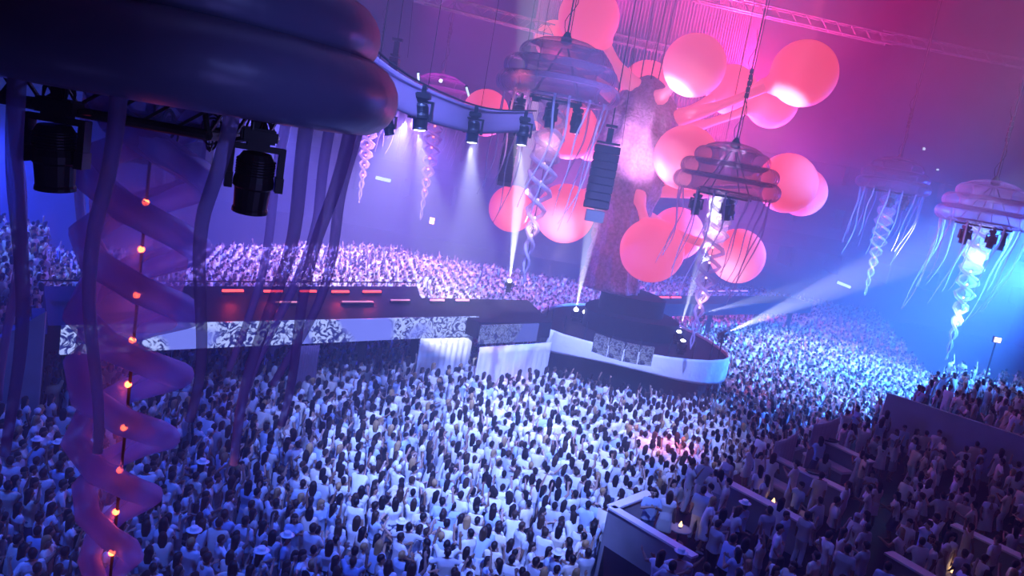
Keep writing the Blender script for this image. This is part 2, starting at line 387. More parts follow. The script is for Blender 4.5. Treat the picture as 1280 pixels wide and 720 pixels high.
    for me, k, nm in ((shirt, 'cloth', 'shirt'), (lower, 'cloth', 'skirt' if fem else 'trousers'), (hairm, 'hair', 'hair'), (hat, 'cloth', 'hat')):
        me.materials.clear(); me.materials.append(M[k]); me.name = nm
        me.polygons.foreach_set('use_smooth', [True]*len(me.polygons))
    body.name = 'body'
    return dict(body=body, shirt=shirt, lower=lower, hair=hairm, hat=hat, fem=fem, pose=pose)

protos = [make_proto(p, f) for p in POSES for f in (False, True)]
def lowset(faces):
    out = []
    for pr in protos:
        parts = {}
        for k, fr in (('body', .42), ('shirt', .24), ('lower', .14), ('hair', .20)):
            m = decim(pr[k], max(14, int(faces*fr))); m.calc_loop_triangles()
            co = np.empty(len(m.vertices)*3, np.float32); m.vertices.foreach_get('co', co)
            tr = np.empty(len(m.loop_triangles)*3, np.int32); m.loop_triangles.foreach_get('vertices', tr)
            parts[k] = (co.reshape(-1, 3), tr.reshape(-1, 3)); bpy.data.meshes.remove(m)
        out.append(parts)
    return out
LOW_MID, LOW_FAR = lowset(330), lowset(120)

# ------------------------------------------------------------------ central stage layout
ST_H = 3.3
SL = G(676, 408, ST_H); SR = G(906, 446, ST_H)
stC = V(((SL.x+SR.x)/2, (SL.y+SR.y)/2+.6, 0)); ST_A = abs(SR.x-SL.x)/2+.1; ST_F, ST_K = 3.3, 8.5
def ST_B(y): return ST_F if y < 0 else ST_K
def in_stage(x, y, k=1.0): return ((x-stC.x)/(ST_A*k))**2+((y-stC.y)/(ST_B(y-stC.y)*k))**2 < 1
# catwalk
CW_H = 3.95
F0 = G(60, 406.4, CW_H); F1 = G(597, 394.5, CW_H); Bk0 = G(55, 357, CW_H); Bk1 = G(522, 357.5, CW_H)
F2 = G(600, 405, CW_H); F3 = G(690, 402, CW_H); Bk2 = G(524, 371, CW_H); Bk3 = G(660, 374, CW_H)
# raised seating area on the right
VP_H = 1.6; RIM = 2.75
Bd = [G(735, 720, RIM), G(765, 633, RIM), G(905, 566, RIM), G(1000, 533, RIM), G(1108, 492, RIM+.6), G(1180, 470, 2)]
def edge_x(y):                               # the raised area's border with the dance floor
    pts = [(12.0, Bd[0].x)] + [(b.y, b.x) for b in Bd[1:]] + [(100, Bd[-1].x+14)]
    for (y0, x0), (y1, x1) in zip(pts, pts[1:]):
        if y0 <= y <= y1: return x0+(x1-x0)*(y-y0)/(y1-y0)
    return pts[0][1] if y < 12 else 99
bm = bmesh.new()
pl = [(edge_x(8), 8), (edge_x(8), 12)]+[(b.x, b.y) for b in Bd[1:]]+[(42, Bd[-1].y), (42, 8)]
prism(bm, pl[::-1], 0.0, VP_H)
bm.normal_update(); tag(obj('floor_terrace', bm, M['deck']), kind='structure')
UP = [G(1108, 535, 2.4), G(1110, 492, 4.0), G(1282, 548, 4.0)]
up_a = V((UP[1].x, UP[1].y, 0)); up_b = V((UP[2].x, UP[2].y, 0)); dirU = (up_b-up_a).normalized(); up_b2 = up_a+dirU*22
back = V((dirU.y*-1, dirU.x, 0)); back = back if back.y > 0 else -back
def in_upper(x, y):
    v = V((x, y, 0))-up_a; return v.dot(back) > .3 and v.dot(dirU) > .2 and v.dot(back) < 12 and v.dot(dirU) < 24

# ------------------------------------------------------------------ people placement
cands = []
sp = .60
yy = 13.0; row = 0
while yy < 92:
    s_ = sp if yy < 50 else .72
    xlim = yy*.80+3
    x = -xlim + (row % 2)*s_/2
    while x < xlim:
        px_, py_ = x+random.uniform(-.16, .16), yy+random.uniform(-.15, .15); x += s_
        z = 0.0; keep = True; zone = 'floor'
        ex = edge_x(py_)
        if px_ > ex-.35:
            if py_ > Bd[-1].y: continue
            if px_ < ex+.35: continue
            z = VP_H; zone = 'terrace'
            if in_upper(px_, py_): z = 2.9; zone = 'upper'
            elif in_upper(px_-.8*back.x, py_-.8*back.y) or in_upper(px_+.8*back.x, py_+.8*back.y): continue
            if random.random() > .33: continue
        elif in_stage(px_, py_, 1.03): continue
        if zone == 'floor' and yy > 73 and px_ < 12: continue
        if zone == 'floor' and yy > 66 and px_ > -4 and random.random() > .6: continue
        if zone == 'floor' and px_ < -14 and yy > 72+(px_+14)*1.7: continue
        if zone == 'floor' and px_ < -.62*yy+1:
            if yy > 44: continue
            if yy > 27: z = min(2.0, .13*(yy-26)); zone = 'stand'
        if random.random() < .04: continue
        cands.append((px_, py_, z, zone))
    yy += s_*.86; row += 1
WALLS = []                                   # booth partitions: filled below, people keep off them
def rim(px0, py0, px1, py1, h):
    a = G(px0, py0, h); b = G(px1, py1, h); WALLS.append((a, b, h)); return a, b
rims = [rim(765, 633, 868, 694, RIM), rim(905, 599, 1012, 655, RIM), rim(970, 571, 1058, 613, RIM), rim(1022, 545, 1090, 577, RIM),
        rim(1193, 655, 1300, 706, RIM), rim(1112, 690, 1190, 735, RIM), rim(765, 633, 812, 615, RIM)]
seats = [G(942, 590, VP_H+.45), G(990, 615, VP_H+.45), G(1010, 566, VP_H+.45), G(1060, 592, VP_H+.45), G(900, 640, VP_H+.45)]
def segd(p, a, b):
    ab = V((b.x-a.x, b.y-a.y)); ap = V((p[0]-a.x, p[1]-a.y)); t = max(0, min(1, ap.dot(ab)/ab.dot(ab))); return (ap-ab*t).length
SEATS = [(seats[0], seats[1]), (seats[2], seats[3])]
DRAPES = [((526, 423, 2.95), (592, 419, 2.95)), ((374, 433, 2.95), (400, 431.5, 2.95)), ((600, 434, 2.85), (690, 428, 2.85)), ((671, 408, 3.5), (692, 413, 3.5))]
def nearest_rows():
    vis = []
    for (x, y, z, zone) in cands:
        if any(segd((x, y), a, b) < (.62 if zone == 'terrace' else .42) for a, b, _ in WALLS): continue
        if x < X0+1 or x > X1-1: continue
        r_ = V((x-F0.x, y-F0.y, 0)); u_ = (F0-F1).xy.to_3d().normalized(); v_ = (Bk0-F0).xy.to_3d()
        if -.6 < r_.dot(u_) < 5.4 and -.5 < r_.dot(v_.normalized()) < v_.length*.65: continue
        if any(segd((x, y), G(*a_), G(*b_)) < .4 for a_, b_ in DRAPES): continue
        if zone == 'terrace' and any(segd((x, y), a, b) < .6 for a, b in SEATS): continue
        if zone == 'upper': 
            if V((x-up_a.x, y-up_a.y, 0)).dot(back) < .45: continue
        hx_, hy_, d = proj((x, y, z+1.62)); 
        if d < 5 or hx_ < -60 or hx_ > 1340 or hy_ < -20 or hy_ > 790: continue
        inside = -2 < hx_ < 1282 and hy_ < 716
        vis.append((d, inside, x, y, z, zone))
    return sorted(vis)
vis = nearest_rows()
N_IND = 300
HAIRS = [('black', (.006, .005, .005)), ('dark-brown', (.016, .010, .007)), ('brown', (.045, .024, .012)), ('blond', (.35, .22, .09))]
TOPS = [('white', (.82, .83, .86)), ('white', (.82, .83, .86)), ('white', (.75, .77, .8)), ('pale-grey', (.5, .52, .56)), ('cream', (.78, .72, .6)), ('pale-blue', (.42, .55, .78))]
LOWS = [('white', (.78, .79, .82)), ('white', (.78, .79, .82)), ('grey', (.30, .31, .34)), ('navy', (.05, .07, .14)), ('black', (.02, .02, .025))]
SKINS = [(.42, .25, .17), (.50, .32, .23), (.26, .14, .08), (.35, .2, .13)]
def look():
    return dict(pi=random.choices(range(16), [6, 6, 1.2, 1.2, 1.5, 1.5, 3, 3, 3, 3, 3, 3, .7, .7, 2, 2])[0],
                hair=random.choices(HAIRS, [5, 5, 3, 1])[0], top=random.choice(TOPS), low=random.choice(LOWS), skin=random.choice(SKINS),
                s=random.uniform(.93, 1.06), hat=random.random() < .03)
def facing(x, y, zone):
    b = math.atan2(stC.y-y, stC.x-x)+PI/2 + random.gauss(0, .6 if zone == 'floor' else 1.3); return b
ZN = {}
def place_text(x, y, z, zone):
    hx_, hy_, d = proj((x, y, z+1.6))
    if zone == 'floor':
        a = ('beside first booth panel' if hx_ > 745 else 'before the booths' if hx_ > 600 else 'middle of near crowd' if hx_ > 430 else
             'right of the braid' if hx_ > 250 else 'behind the red braid' if hx_ > 110 else 'at left edge')
    else:
        a = ('above long side panel' if zone == 'upper' else 'terrace, right edge' if hx_ > 1180 else 'on dark terrace' if hx_ > 1060 else
             'among white booth tops' if hx_ > 960 else 'between first two booths' if hx_ > 860 else 'inside nearest booth')
    return a
USED = set()
def label_for(lk, where):
    pr = protos[lk['pi']]
    return '%sperson, %s %s hair, %s top, %s %s, %s, %s' % ('white-hatted ' if lk['hat'] else '', 'long' if pr['fem'] else 'short', lk['hair'][0], lk['top'][0], lk['low'][0],
            'skirt' if pr['fem'] else 'trousers', POSES[pr['pose']]['txt'], where)
ninds = 0; rest = []
for d, inside, x, y, z, zone in vis:
    lk = look(); rz = facing(x, y, zone)
    if inside and ninds < N_IND:
        pr = protos[lk['pi']]; fem = pr['fem']; ninds += 1
        where = place_text(x, y, z, zone)
        for _ in range(60):
            lab = label_for(lk, where)
            if lab not in USED: break
            lk = look()
        USED.add(lab); pr = protos[lk['pi']]; fem = pr['fem']
        root = empty('person', (x, y, z), lab, 'person', 'dancers on the near dance floor' if zone == 'floor' else 'guests on the raised terrace', (0, 0, rz))
        root.scale = (lk['s'],)*3
        for k, nm, col in (('body', 'body', lk['skin']), ('shirt', 'shirt', lk['top'][1]), ('lower', 'skirt' if fem else 'trousers', lk['low'][1]), ('hair', 'hair', lk['hair'][1])) + ((('hat', 'hat', (.8, .8, .82)),) if lk['hat'] else ()):
            o = bpy.data.objects.new(nm, pr[k]); o.color = (*col, 1); o.parent = root; C.objects.link(o)
    else:
        rest.append((d, x, y, z, rz, lk))
# everyone farther off: one uncountable crowd
VV, TT, CC = [], [], []; off = 0
for d, x, y, z, rz, lk in rest:
    parts = (LOW_MID if d < 42 else LOW_FAR)[lk['pi']]; c_, s_ = math.cos(rz), math.sin(rz); sc = lk['s']
    for k, col in (('body', lk['skin']), ('shirt', lk['top'][1]), ('lower', lk['low'][1]), ('hair', lk['hair'][1] if not lk['hat'] else (.7, .7, .72))):
        co, tr = parts[k]; q = np.empty_like(co)
        q[:, 0] = (co[:, 0]*c_-co[:, 1]*s_)*sc+x; q[:, 1] = (co[:, 0]*s_+co[:, 1]*c_)*sc+y; q[:, 2] = co[:, 2]*sc+z
        VV.append(q); TT.append(tr+off); off += len(co); CC.append(np.tile(np.array([*col, 1], np.float32), (len(co), 1)))
VV = np.concatenate(VV); TT = np.concatenate(TT); CC = np.concatenate(CC)
me = bpy.data.meshes.new('crowd'); me.vertices.add(len(VV)); me.vertices.foreach_set('co', VV.ravel())
me.loops.add(len(TT)*3); me.loops.foreach_set('vertex_index', TT.ravel().astype(np.int32))
me.polygons.add(len(TT)); me.polygons.foreach_set('loop_start', np.arange(0, len(TT)*3, 3, dtype=np.int32))
me.polygons.foreach_set('use_smooth', np.ones(len(TT), dtype=bool))
at = me.color_attributes.new('tint', 'FLOAT_COLOR', 'POINT'); at.data.foreach_set('color', CC.ravel())
me.update(); me.validate(); me.materials.append(M['crowd'])
crowd = bpy.data.objects.new('crowd', me); C.objects.link(crowd)
tag(crowd, 'dense crowd of dancers dressed in white filling the arena floor', 'crowd', kind='stuff')
print('individuals', ninds, 'rest', len(rest), 'tris', len(TT))

# raked stand floor at the left
bm = bmesh.new()
for i in range(13):
    y0 = 27+i*1.3; prism(bm, [(-.62*y0-12, y0), (-.62*y0+1, y0), (-.62*(y0+1.3)+1, y0+1.3), (-.62*(y0+1.3)-12, y0+1.3)], 0, max(.05, min(2.0, .13*(y0-26))-.02))
tag(obj('floor_stand', bm, M['deck']), kind='structure')

# ------------------------------------------------------------------ catwalk
def uvquad(me_obj):
    pass
cw = empty('catwalk', (F0.x, F0.y, 0), 'long dark catwalk with video screen fascia crossing to the round stage', 'catwalk')
def rel(p, o): return V((p[0]-o.location.x, p[1]-o.location.y))
def pts_rel(ps, o): return [rel(p, o) for p in ps]
bm = bmesh.new(); prism(bm, pts_rel([F0, F1, Bk2.lerp(F1, .02), Bk1, Bk0], cw), CW_H-.9, CW_H-.02); obj('deck', bm, M['deck'], cw)
bm = bmesh.new(); prism(bm, pts_rel([F2.lerp(F1, .3), F3, Bk3, Bk2], cw), CW_H-.85, CW_H-.05); obj('deck', bm, M['deck'], cw)
def fascia(name, a, b, z0, z1, m, parent, outd=.06, umax=None, thick=.08):
    a = V((a.x, a.y, 0)); b = V((b.x, b.y, 0)); d = (b-a).normalized(); n = V((d.y, -d.x, 0)); n = n if n.y < 0 else -n
    o_ = parent.location; L = (b-a).length
    me = bpy.data.meshes.new(name); q = []
    for k in (0, 1):
        for p in (a, b):
            for z in (z0, z1): c = p+n*(outd+thick*(1-k)) - V((o_.x, o_.y, 0)); q.append((c.x, c.y, z-o_.z))
    fs = [(0, 2, 3, 1), (4, 5, 7, 6), (0, 1, 5, 4), (2, 6, 7, 3), (1, 3, 7, 5), (0, 4, 6, 2)]
    me.from_pydata(q, [], fs); uv = me.uv_layers.new(name='UVMap')
    for li, l in enumerate(me.loops):
        v = l.vertex_index; uv.data[li].uv = (L if v in (2, 3, 6, 7) else 0, (z1-z0) if v % 2 else 0)
    me.materials.append(m); o = bpy.data.objects.new(name, me); C.objects.link(o); o.parent = parent; return o
fascia('video_screen', F0.lerp(F1, .02), F1, CW_H-1.0, CW_H, M['screen'], cw)
fascia('video_screen', F2, G(672, 403, CW_H), CW_H-.95, CW_H-.03, M['screen2'], cw)
# black backing behind the under-deck and its posts
for t in (.05, .3, .52, .7, .86):
    p = F0.lerp(F1, t); q = p.lerp(Bk0.lerp(Bk1, t), .25); bm = bmesh.new(); c = rel(q, cw); box(bm, (c.x, c.y, (CW_H-.9)/2), (.35, .35, CW_H-.9)); obj('post', bm, M['deck'], cw)
# safety rail pipes on the deck back
bm = bmesh.new()
for a, b in ((Bk0, Bk1),):
    tube(bm, [rel(a, cw).to_3d()+V((0, -.3, CW_H+.25)), rel(b, cw).to_3d()+V((0, -.3, CW_H+.25))], .03, 6)
obj('cable_duct', bm, M['darksteel'], cw)
def led_bar(px0, px1, py, h, m, label, grp, col='red', thick=.10):
    a = G(px0, py, h); b = G(px1, py, h); o = empty('led_bar', (a+b)/2, label, 'light', grp)
    d = b-a; bm = bmesh.new(); box(bm, (0, 0, -.07), (d.length+.08, .16, .10), math.atan2(d.y, d.x)); obj('housing', bm, M['black'], o)
    bm = bmesh.new(); box(bm, (0, 0, .02), (d.length, .1, thick), math.atan2(d.y, d.x)); obj('lens', bm, m, o)
    return o
for i, (a, b, y) in enumerate([(278, 304, 364), (330, 353, 364.5), (375, 395, 364.5), (415, 436, 365), (454, 476, 365)]):
    led_bar(a, b, y, CW_H+.12, M['ledred'], '%s glowing red light bar on the back edge of the catwalk' % ['leftmost', 'second', 'third', 'fourth', 'rightmost'][i], 'red light bars along the catwalk')
for i, (a, b, y, l) in enumerate([(345, 372, 378, 'left'), (428, 466, 377.5, 'middle'), (489, 512, 375.5, 'right')]):
    led_bar(a, b, y, CW_H+.12, M['ledpink'], '%s thin dim pink light strip in the middle of the catwalk deck' % l, 'pink light strips on the catwalk', thick=.05)
for i, (a, b) in enumerate([(538, 555), (570, 586)]):
    led_bar(a, b, 375.5, CW_H+.12, M['ledpink'], '%s pink light bar where the catwalk narrows' % ['first', 'second'][i], 'pink light bars on the narrow catwalk', thick=.1)
farbar = [(824, 836, 372), (839, 851, 372), (884, 893, 364), (898, 906, 364), (914, 922, 364), (926, 934, 364)]
for i, (a, b, y) in enumerate(farbar):
    led_bar(a, b, y, 4.0, M['ledpink' if i > 1 else 'ledred'], '%s small light bar beyond the round stage, right of the lowest balloon' % ['first', 'second', 'third', 'fourth', 'fifth', 'sixth'][i], 'light bars beyond the stage')
# far walkway carrying those bars
bm = bmesh.new(); a = G(800, 374, 3.9); b = G(1000, 374, 3.9); d = (b-a).normalized(); n = V((-d.y, d.x, 0))
prism(bm, [a-n*1.2, b-n*1.2, b+n*1.2, a+n*1.2], 3.0, 3.86)
for t in (.1, .4, .7, .95):
    p = a.lerp(b, t); box(bm, (p.x, p.y, 1.5), (.3, .3, 3.0))
tag(obj('walkway', bm, M['deck']), 'dark raised walkway behind the round stage carrying small light bars', 'walkway')
# drapes hanging below the catwalk
def drape(name, px0, py0, px1, py1, hTop, hBot, m, label, off=.0, waves=9):
    a = G(px0, py0, hTop); b = G(px1, py1, hTop); d = b-a; L = d.length; t = d.normalized(); n = V((t.y, -t.x, 0)); n = n if n.y < 0 else -n
    bm = bmesh.new(); N = 40; g = []
    for j in range(7):
        z = hTop+(hBot-hTop)*j/6
        g.append([bm.verts.new((a+t*L*i/N + n*(off+.05*math.sin(i/N*waves*2*PI)*(j/6+.2))).xy.to_3d()+V((0, 0, z))) for i in range(N+1)])
    for j in range(6):
        for i in range(N): bm.faces.new((g[j][i], g[j+1][i], g[j+1][i+1], g[j][i+1]))
    o = obj(name, bm, m, smooth=True); md = o.modifiers.new('thick', 'SOLIDIFY'); md.thickness = .03
    return tag(o, label, 'drape')
drape('drape', 526, 423, 592, 419, 2.95, .3, M['whitecloth'], 'wide pale drape hanging under the right end of the catwalk screen')
drape('drape', 374, 433, 400, 431.5, 2.95, .3, M['band'], 'narrow pale drape hanging under the middle of the catwalk screen')
drape('drape', 600, 434, 690, 428, 2.85, .3, M['whitecloth'], 'white drape under the short screen beside the round stage', waves=14)
drape('drape', 671, 408, 692, 413, 3.5, 1.4, M['whitecloth'], 'small white drape at the joint of catwalk and round stage', waves=3)

# stair block at the left end of the catwalk
sb = empty('staircase', (G(60, 440, 2).x, G(60, 440, 2).y, 0), 'dark blue staircase at the far left end of the catwalk', 'staircase')
o0 = rel(F0, sb); e0 = rel(Bk0, sb)
u = (F0-F1).xy.to_3d().normalized(); vdir = (Bk0-F0).xy.to_3d().normalized(); W_ = (Bk0-F0).xy.length
bm = bmesh.new()
for i in range(12):
    p = o0.to_3d()+u*(i*.42); q = p+u*.42
    prism(bm, [q.xy, p.xy, (p+vdir*W_*.6).xy, (q+vdir*W_*.6).xy], 0, CW_H-(i+1)*.31)
obj('steps', bm, M['deck'], sb)
bm = bmesh.new(); p = o0.to_3d()-V((0, .12, 0)); q = p+u*5.1
vsx = [bm.verts.new(c) for c in (p+V((0, 0, 0)), q+V((0, 0, 0)), q+V((0, 0, .9)), p+V((0, 0, CW_H+.5)))]
vsy = [bm.verts.new(v.co+V((0, -.08, 0))) for v in vsx]
bm.faces.new(vsx); bm.faces.new(vsy[::-1])
for i in range(4): bm.faces.new((vsx[i], vsy[i], vsy[(i+1) % 4], vsx[(i+1) % 4]))
obj('side_panel', bm, M['booth'], sb)

# ------------------------------------------------------------------ round stage
st = empty('round_stage', (stC.x, stC.y, 0), 'oval central stage wrapped in a white cloth band with dark tiers on top', 'stage')
def oval(bm, k, z0, z1, seg=64, dy=0):
    prism(bm, [(ST_A*k*math.cos(2*PI*i/seg), ST_B(math.sin(2*PI*i/seg))*k*math.sin(2*PI*i/seg)+dy) for i in range(seg)], z0, z1)
bm = bmesh.new(); oval(bm, 1, ST_H-.25, ST_H); obj('deck', bm, M['deck'], st)
bm = bmesh.new(); oval(bm, .86, 0, ST_H-.25); obj('base', bm, M['black'], st)
bm = bmesh.new(); N = 120; g = []
for j in range(9):
    t = j/8; row_ = []
    for i in range(N):
        a = 2*PI*i/N; k = 1.02+.06*t-.05*t*t+.006*math.sin(a*23+t*2); sag = .10*math.sin(a*3+1)*t
        row_.append(bm.verts.new((ST_A*k*math.cos(a), ST_B(math.sin(a))*k*math.sin(a), ST_H+.12-(1.15+.15*math.sin(a*2+2))*t+sag)))
    g.append(row_)
for j in range(8):
    for i in range(N): bm.faces.new((g[j][i], g[j+1][i], g[j+1][(i+1) % N], g[j][(i+1) % N]))
sk = obj('cloth_band', bm, M['whitecloth'], st, True); md = sk.modifiers.new('t', 'SOLIDIFY'); md.thickness = .03
bm = bmesh.new(); oval(bm, .52, ST_H, ST_H+1.0, dy=1.6); obj('tier', bm, M['deck'], st)
bm = bmesh.new(); oval(bm, .36, ST_H+1.0, ST_H+2.0, dy=2.4); obj('tier', bm, M['deck'], st)
for i in range(11):                           # short posts of the tier rail
    a = PI+PI*i/10; bm = bmesh.new(); tube(bm, [(ST_A*.93*math.cos(a), ST_F*.93*math.sin(a), ST_H), (ST_A*.93*math.cos(a), ST_F*.93*math.sin(a), ST_H+1.0)], .03, 6)
    obj('rail_post', bm, M['darksteel'], st)
# video panels of the booth on the stage
bt = empty('video_booth', G(777, 436, ST_H+.1), 'low curved row of dim video panels on the front of the round stage', 'booth'); bt.location.z = ST_H
pa = G(741, 432, ST_H+.3); pb = G(815, 450, ST_H+.3)
for i in range(4):
    t0, t1 = i/4+.01, (i+1)/4-.01; a = pa.lerp(pb, t0); b = pa.lerp(pb, t1); bow = V((0, -.5, 0))
    fascia('video_panel', a+bow*4*t0*(1-t0), b+bow*4*t1*(1-t1), ST_H+.02, ST_H+.95, M['screen2'], bt, outd=0)

# ------------------------------------------------------------------ balloon tree
TY = stC.y+3.5; TX = P(782, 250, TY).x
tree = empty('balloon_tree', (TX, TY, ST_H+2.0), 'huge knitted trunk above the stage with round pink balloons on stalks', 'inflatable sculpture')
bm = bmesh.new(); prof = [(1.75, 0), (1.6, .6), (1.45, 1.6), (1.4, 3), (1.45, 4.4), (1.75, 5.6), (2.1, 7.0), (2.3, 8.4), (2.1, 9.8), (1.5, 11.0), (.8, 11.8), (.1, 12.2)]
rings = []
for (z_) in np.linspace(0, 12.2, 70):
    r = float(np.interp(z_, [p[1] for p in prof], [p[0] for p in prof])); rr = []
    for k in range(72):
        a = 2*PI*k/72; bumpy = .09*math.sin(a*11+1.3*math.sin(z_*1.1))+.05*math.sin(a*23+z_*2)+.05*math.sin(z_*5+a*4)
        rr.append(bm.verts.new(((r+bumpy)*math.cos(a), (r+bumpy)*math.sin(a), z_)))
    rings.append(rr)
for a_, b_ in zip(rings, rings[1:]):
    for k in range(72): bm.faces.new((a_[k], a_[(k+1) % 72], b_[(k+1) % 72], b_[k]))
bm.faces.new(rings[0][::-1]); bm.faces.new(rings[-1])
obj('trunk', bm, M['trunk'], tree, True)
BALL = [  # px, py, radius px, distance, trunk height of the stalk
 (736, 22, 38, TY-2.0, 10.6), (868, 82, 39, TY-3.5, 10.2), (1005, 92, 41, TY-2.0, 9.2), (965, 128, 32, TY+2.5, 8.6), (914, 112, 31, TY+4, 9.2),
 (808, 108, 32, TY+4.5, 9.8), (857, 197, 40, TY-4.0, 7.6), (984, 229, 37, TY-1, 6.8), (1003, 240, 30, TY+2.5, 6.0), (815, 313, 40, TY-4.0, 7.2),
 (706, 267, 37, TY-3.0, 6.6), (640, 261, 29, TY+1.5, 6.0), (607, 141, 29, TY+2, 8.4), (712, 163, 36, TY+1.0, 8.0), (922, 320, 34, TY-.5, 4.6),
 (692, 50, 24, TY+5, 9.8), (846, 292, 33, TY+2.5, 4.6), (740, 175, 26, TY+4, 7.6)]
for px_, py_, rp, Y, th in BALL:
    c = P(px_, py_, Y); z_c = proj(c)[2]; R = rp*z_c/FL
    base = V((TX, TY, ST_H+2.0+th)); d = (base-c); L = d.length; dn = d.normalized()
    bm = bmesh.new(); bmesh.ops.create_uvsphere(bm, u_segments=40, v_segments=24, radius=R)
    # pulled slightly into a neck where the stalk leaves
    for v in bm.verts:
        k = v.co.normalized().dot(dn)
        if k > .93: v.co += dn*R*.25*(k-.93)/.07
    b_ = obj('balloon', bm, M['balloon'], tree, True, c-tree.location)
    tr_ = 1.2; p0 = dn*R*.98; p1 = dn*(L-tr_)
    if (p1-p0).dot(dn) > .3:
        perp = dn.cross(V((0, 0, 1))).normalized(); pts = [p0.lerp(p1, t/14)-V((0, 0, 1))*math.sin(t/14*PI)*.12*L/6 for t in range(15)]
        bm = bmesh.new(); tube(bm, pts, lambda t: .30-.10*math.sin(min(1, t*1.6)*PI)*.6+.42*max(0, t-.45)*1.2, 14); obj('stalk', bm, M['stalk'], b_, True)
# cables holding the sculpture
bm = bmesh.new()
for dx, dy in ((-.8, 0), (.8, .2), (0, -.9), (.2, .9)): tube(bm, [(dx*.6, dy*.6, 11.5), (dx*1.5, dy*1.5, H-ST_H-2.2)], .035, 5)
obj('suspension_cable', bm, M['darksteel'], tree)
# string curtain behind
cu_c = V((P(800, 100, 54).x, 55, 0)); bm = bmesh.new()
for i in range(90):
    a = PI*.05+PI*.9*i/89; x_, y_ = cu_c.x+7.5*math.cos(a), cu_c.y+3*math.sin(a); tube(bm, [(x_, y_, 12.5), (x_, y_, H-2.0)], .05, 4)
box(bm, (cu_c.x, cu_c.y+1.5, H-1.8), (15.5, 3.4, .3))
tag(obj('string_curtain', bm, M['curtain']), 'curtain of hanging strings behind the upper balloons', 'curtain', kind='stuff')

# ------------------------------------------------------------------ moving head lamps
def mh_meshes():
    d = {}
    bm = bmesh.new(); box(bm, (0, 0, .07), (.32, .28, .13)); bmesh.ops.bevel(bm, geom=bm.edges[:], offset=.02, segments=2, affect='EDGES'); box(bm, (0, 0, .15), (.2, .2, .04)); d['base'] = bm
    bm = bmesh.new()
    for s in (1, -1): 
        box(bm, (s*.225, 0, .36), (.055, .16, .40)); box(bm, (s*.225, 0, .5), (.07, .2, .14))
    box(bm, (0, 0, .185), (.5, .17, .05)); d['yoke'] = bm
    bm = bmesh.new(); lathe(bm, [(.06, -.26), (.13, -.25), (.16, -.20), (.17, -.05), (.185, .0), (.185, .06), (.165, .08), (.155, .26), (.165, .28), (.165, .31), (.14, .31), (.135, .30)], 20)
    for k in range(6): lathe(bm, [(.176, -.19+k*.025), (.18, -.185+k*.025), (.176, -.18+k*.025)], 16)
    d['head'] = bm
    bm = bmesh.new(); lathe(bm, [(.13, .303), (.11, .318), (.05, .325), (.01, .327)], 18); d['lens'] = bm
    bm = bmesh.new(); box(bm, (0, 0, -.05), (.10, .06, .12)); tube(bm, [(0, -.05, -.12), (0, .05, -.12)], .05, 10); d['clamp'] = bm
    out = {}
    for k, b in d.items():
        me_ = bpy.data.meshes.new(k); b.to_mesh(me_); b.free(); me_.materials.append(M['black']); out[k] = me_
    for k, mm in (('lens_on', 'lens'), ('lens_off', 'lensoff'), ('lens_red', 'lensred')):
        m2 = out['lens'].copy(); m2.materials.clear(); m2.materials.append(M[mm]); out[k] = m2
    return out
MH = mh_meshes()
def moving_head(loc, direction, label, group, lens='lens_off', s=1.0, hang=True, rz=0, cable=False):
    o = empty('moving_head_lamp', loc, label, 'stage lamp', group); flip = Matrix.Rotation(PI if hang else 0, 3, 'X') @ Matrix.Rotation(rz, 3, 'Z')
    o.rotation_euler = flip.to_euler(); o.scale = (s, s, s)
    def add(k, nm=None, par=o):
        c = bpy.data.objects.new(nm or k, MH[k]); C.objects.link(c); c.parent = par; return c
    add('base'); add('yoke')
    if hang: add('clamp')
    h = add('head'); h.location = (0, 0, .48)
    d = flip.inverted() @ Vector(direction).normalized(); h.rotation_mode = 'QUATERNION'; h.rotation_quaternion = d.to_track_quat('Z', 'Y')
    add(lens, 'lens', h)
    piv = Vector(loc)+(flip @ V((0, 0, .48)))*s
    return piv

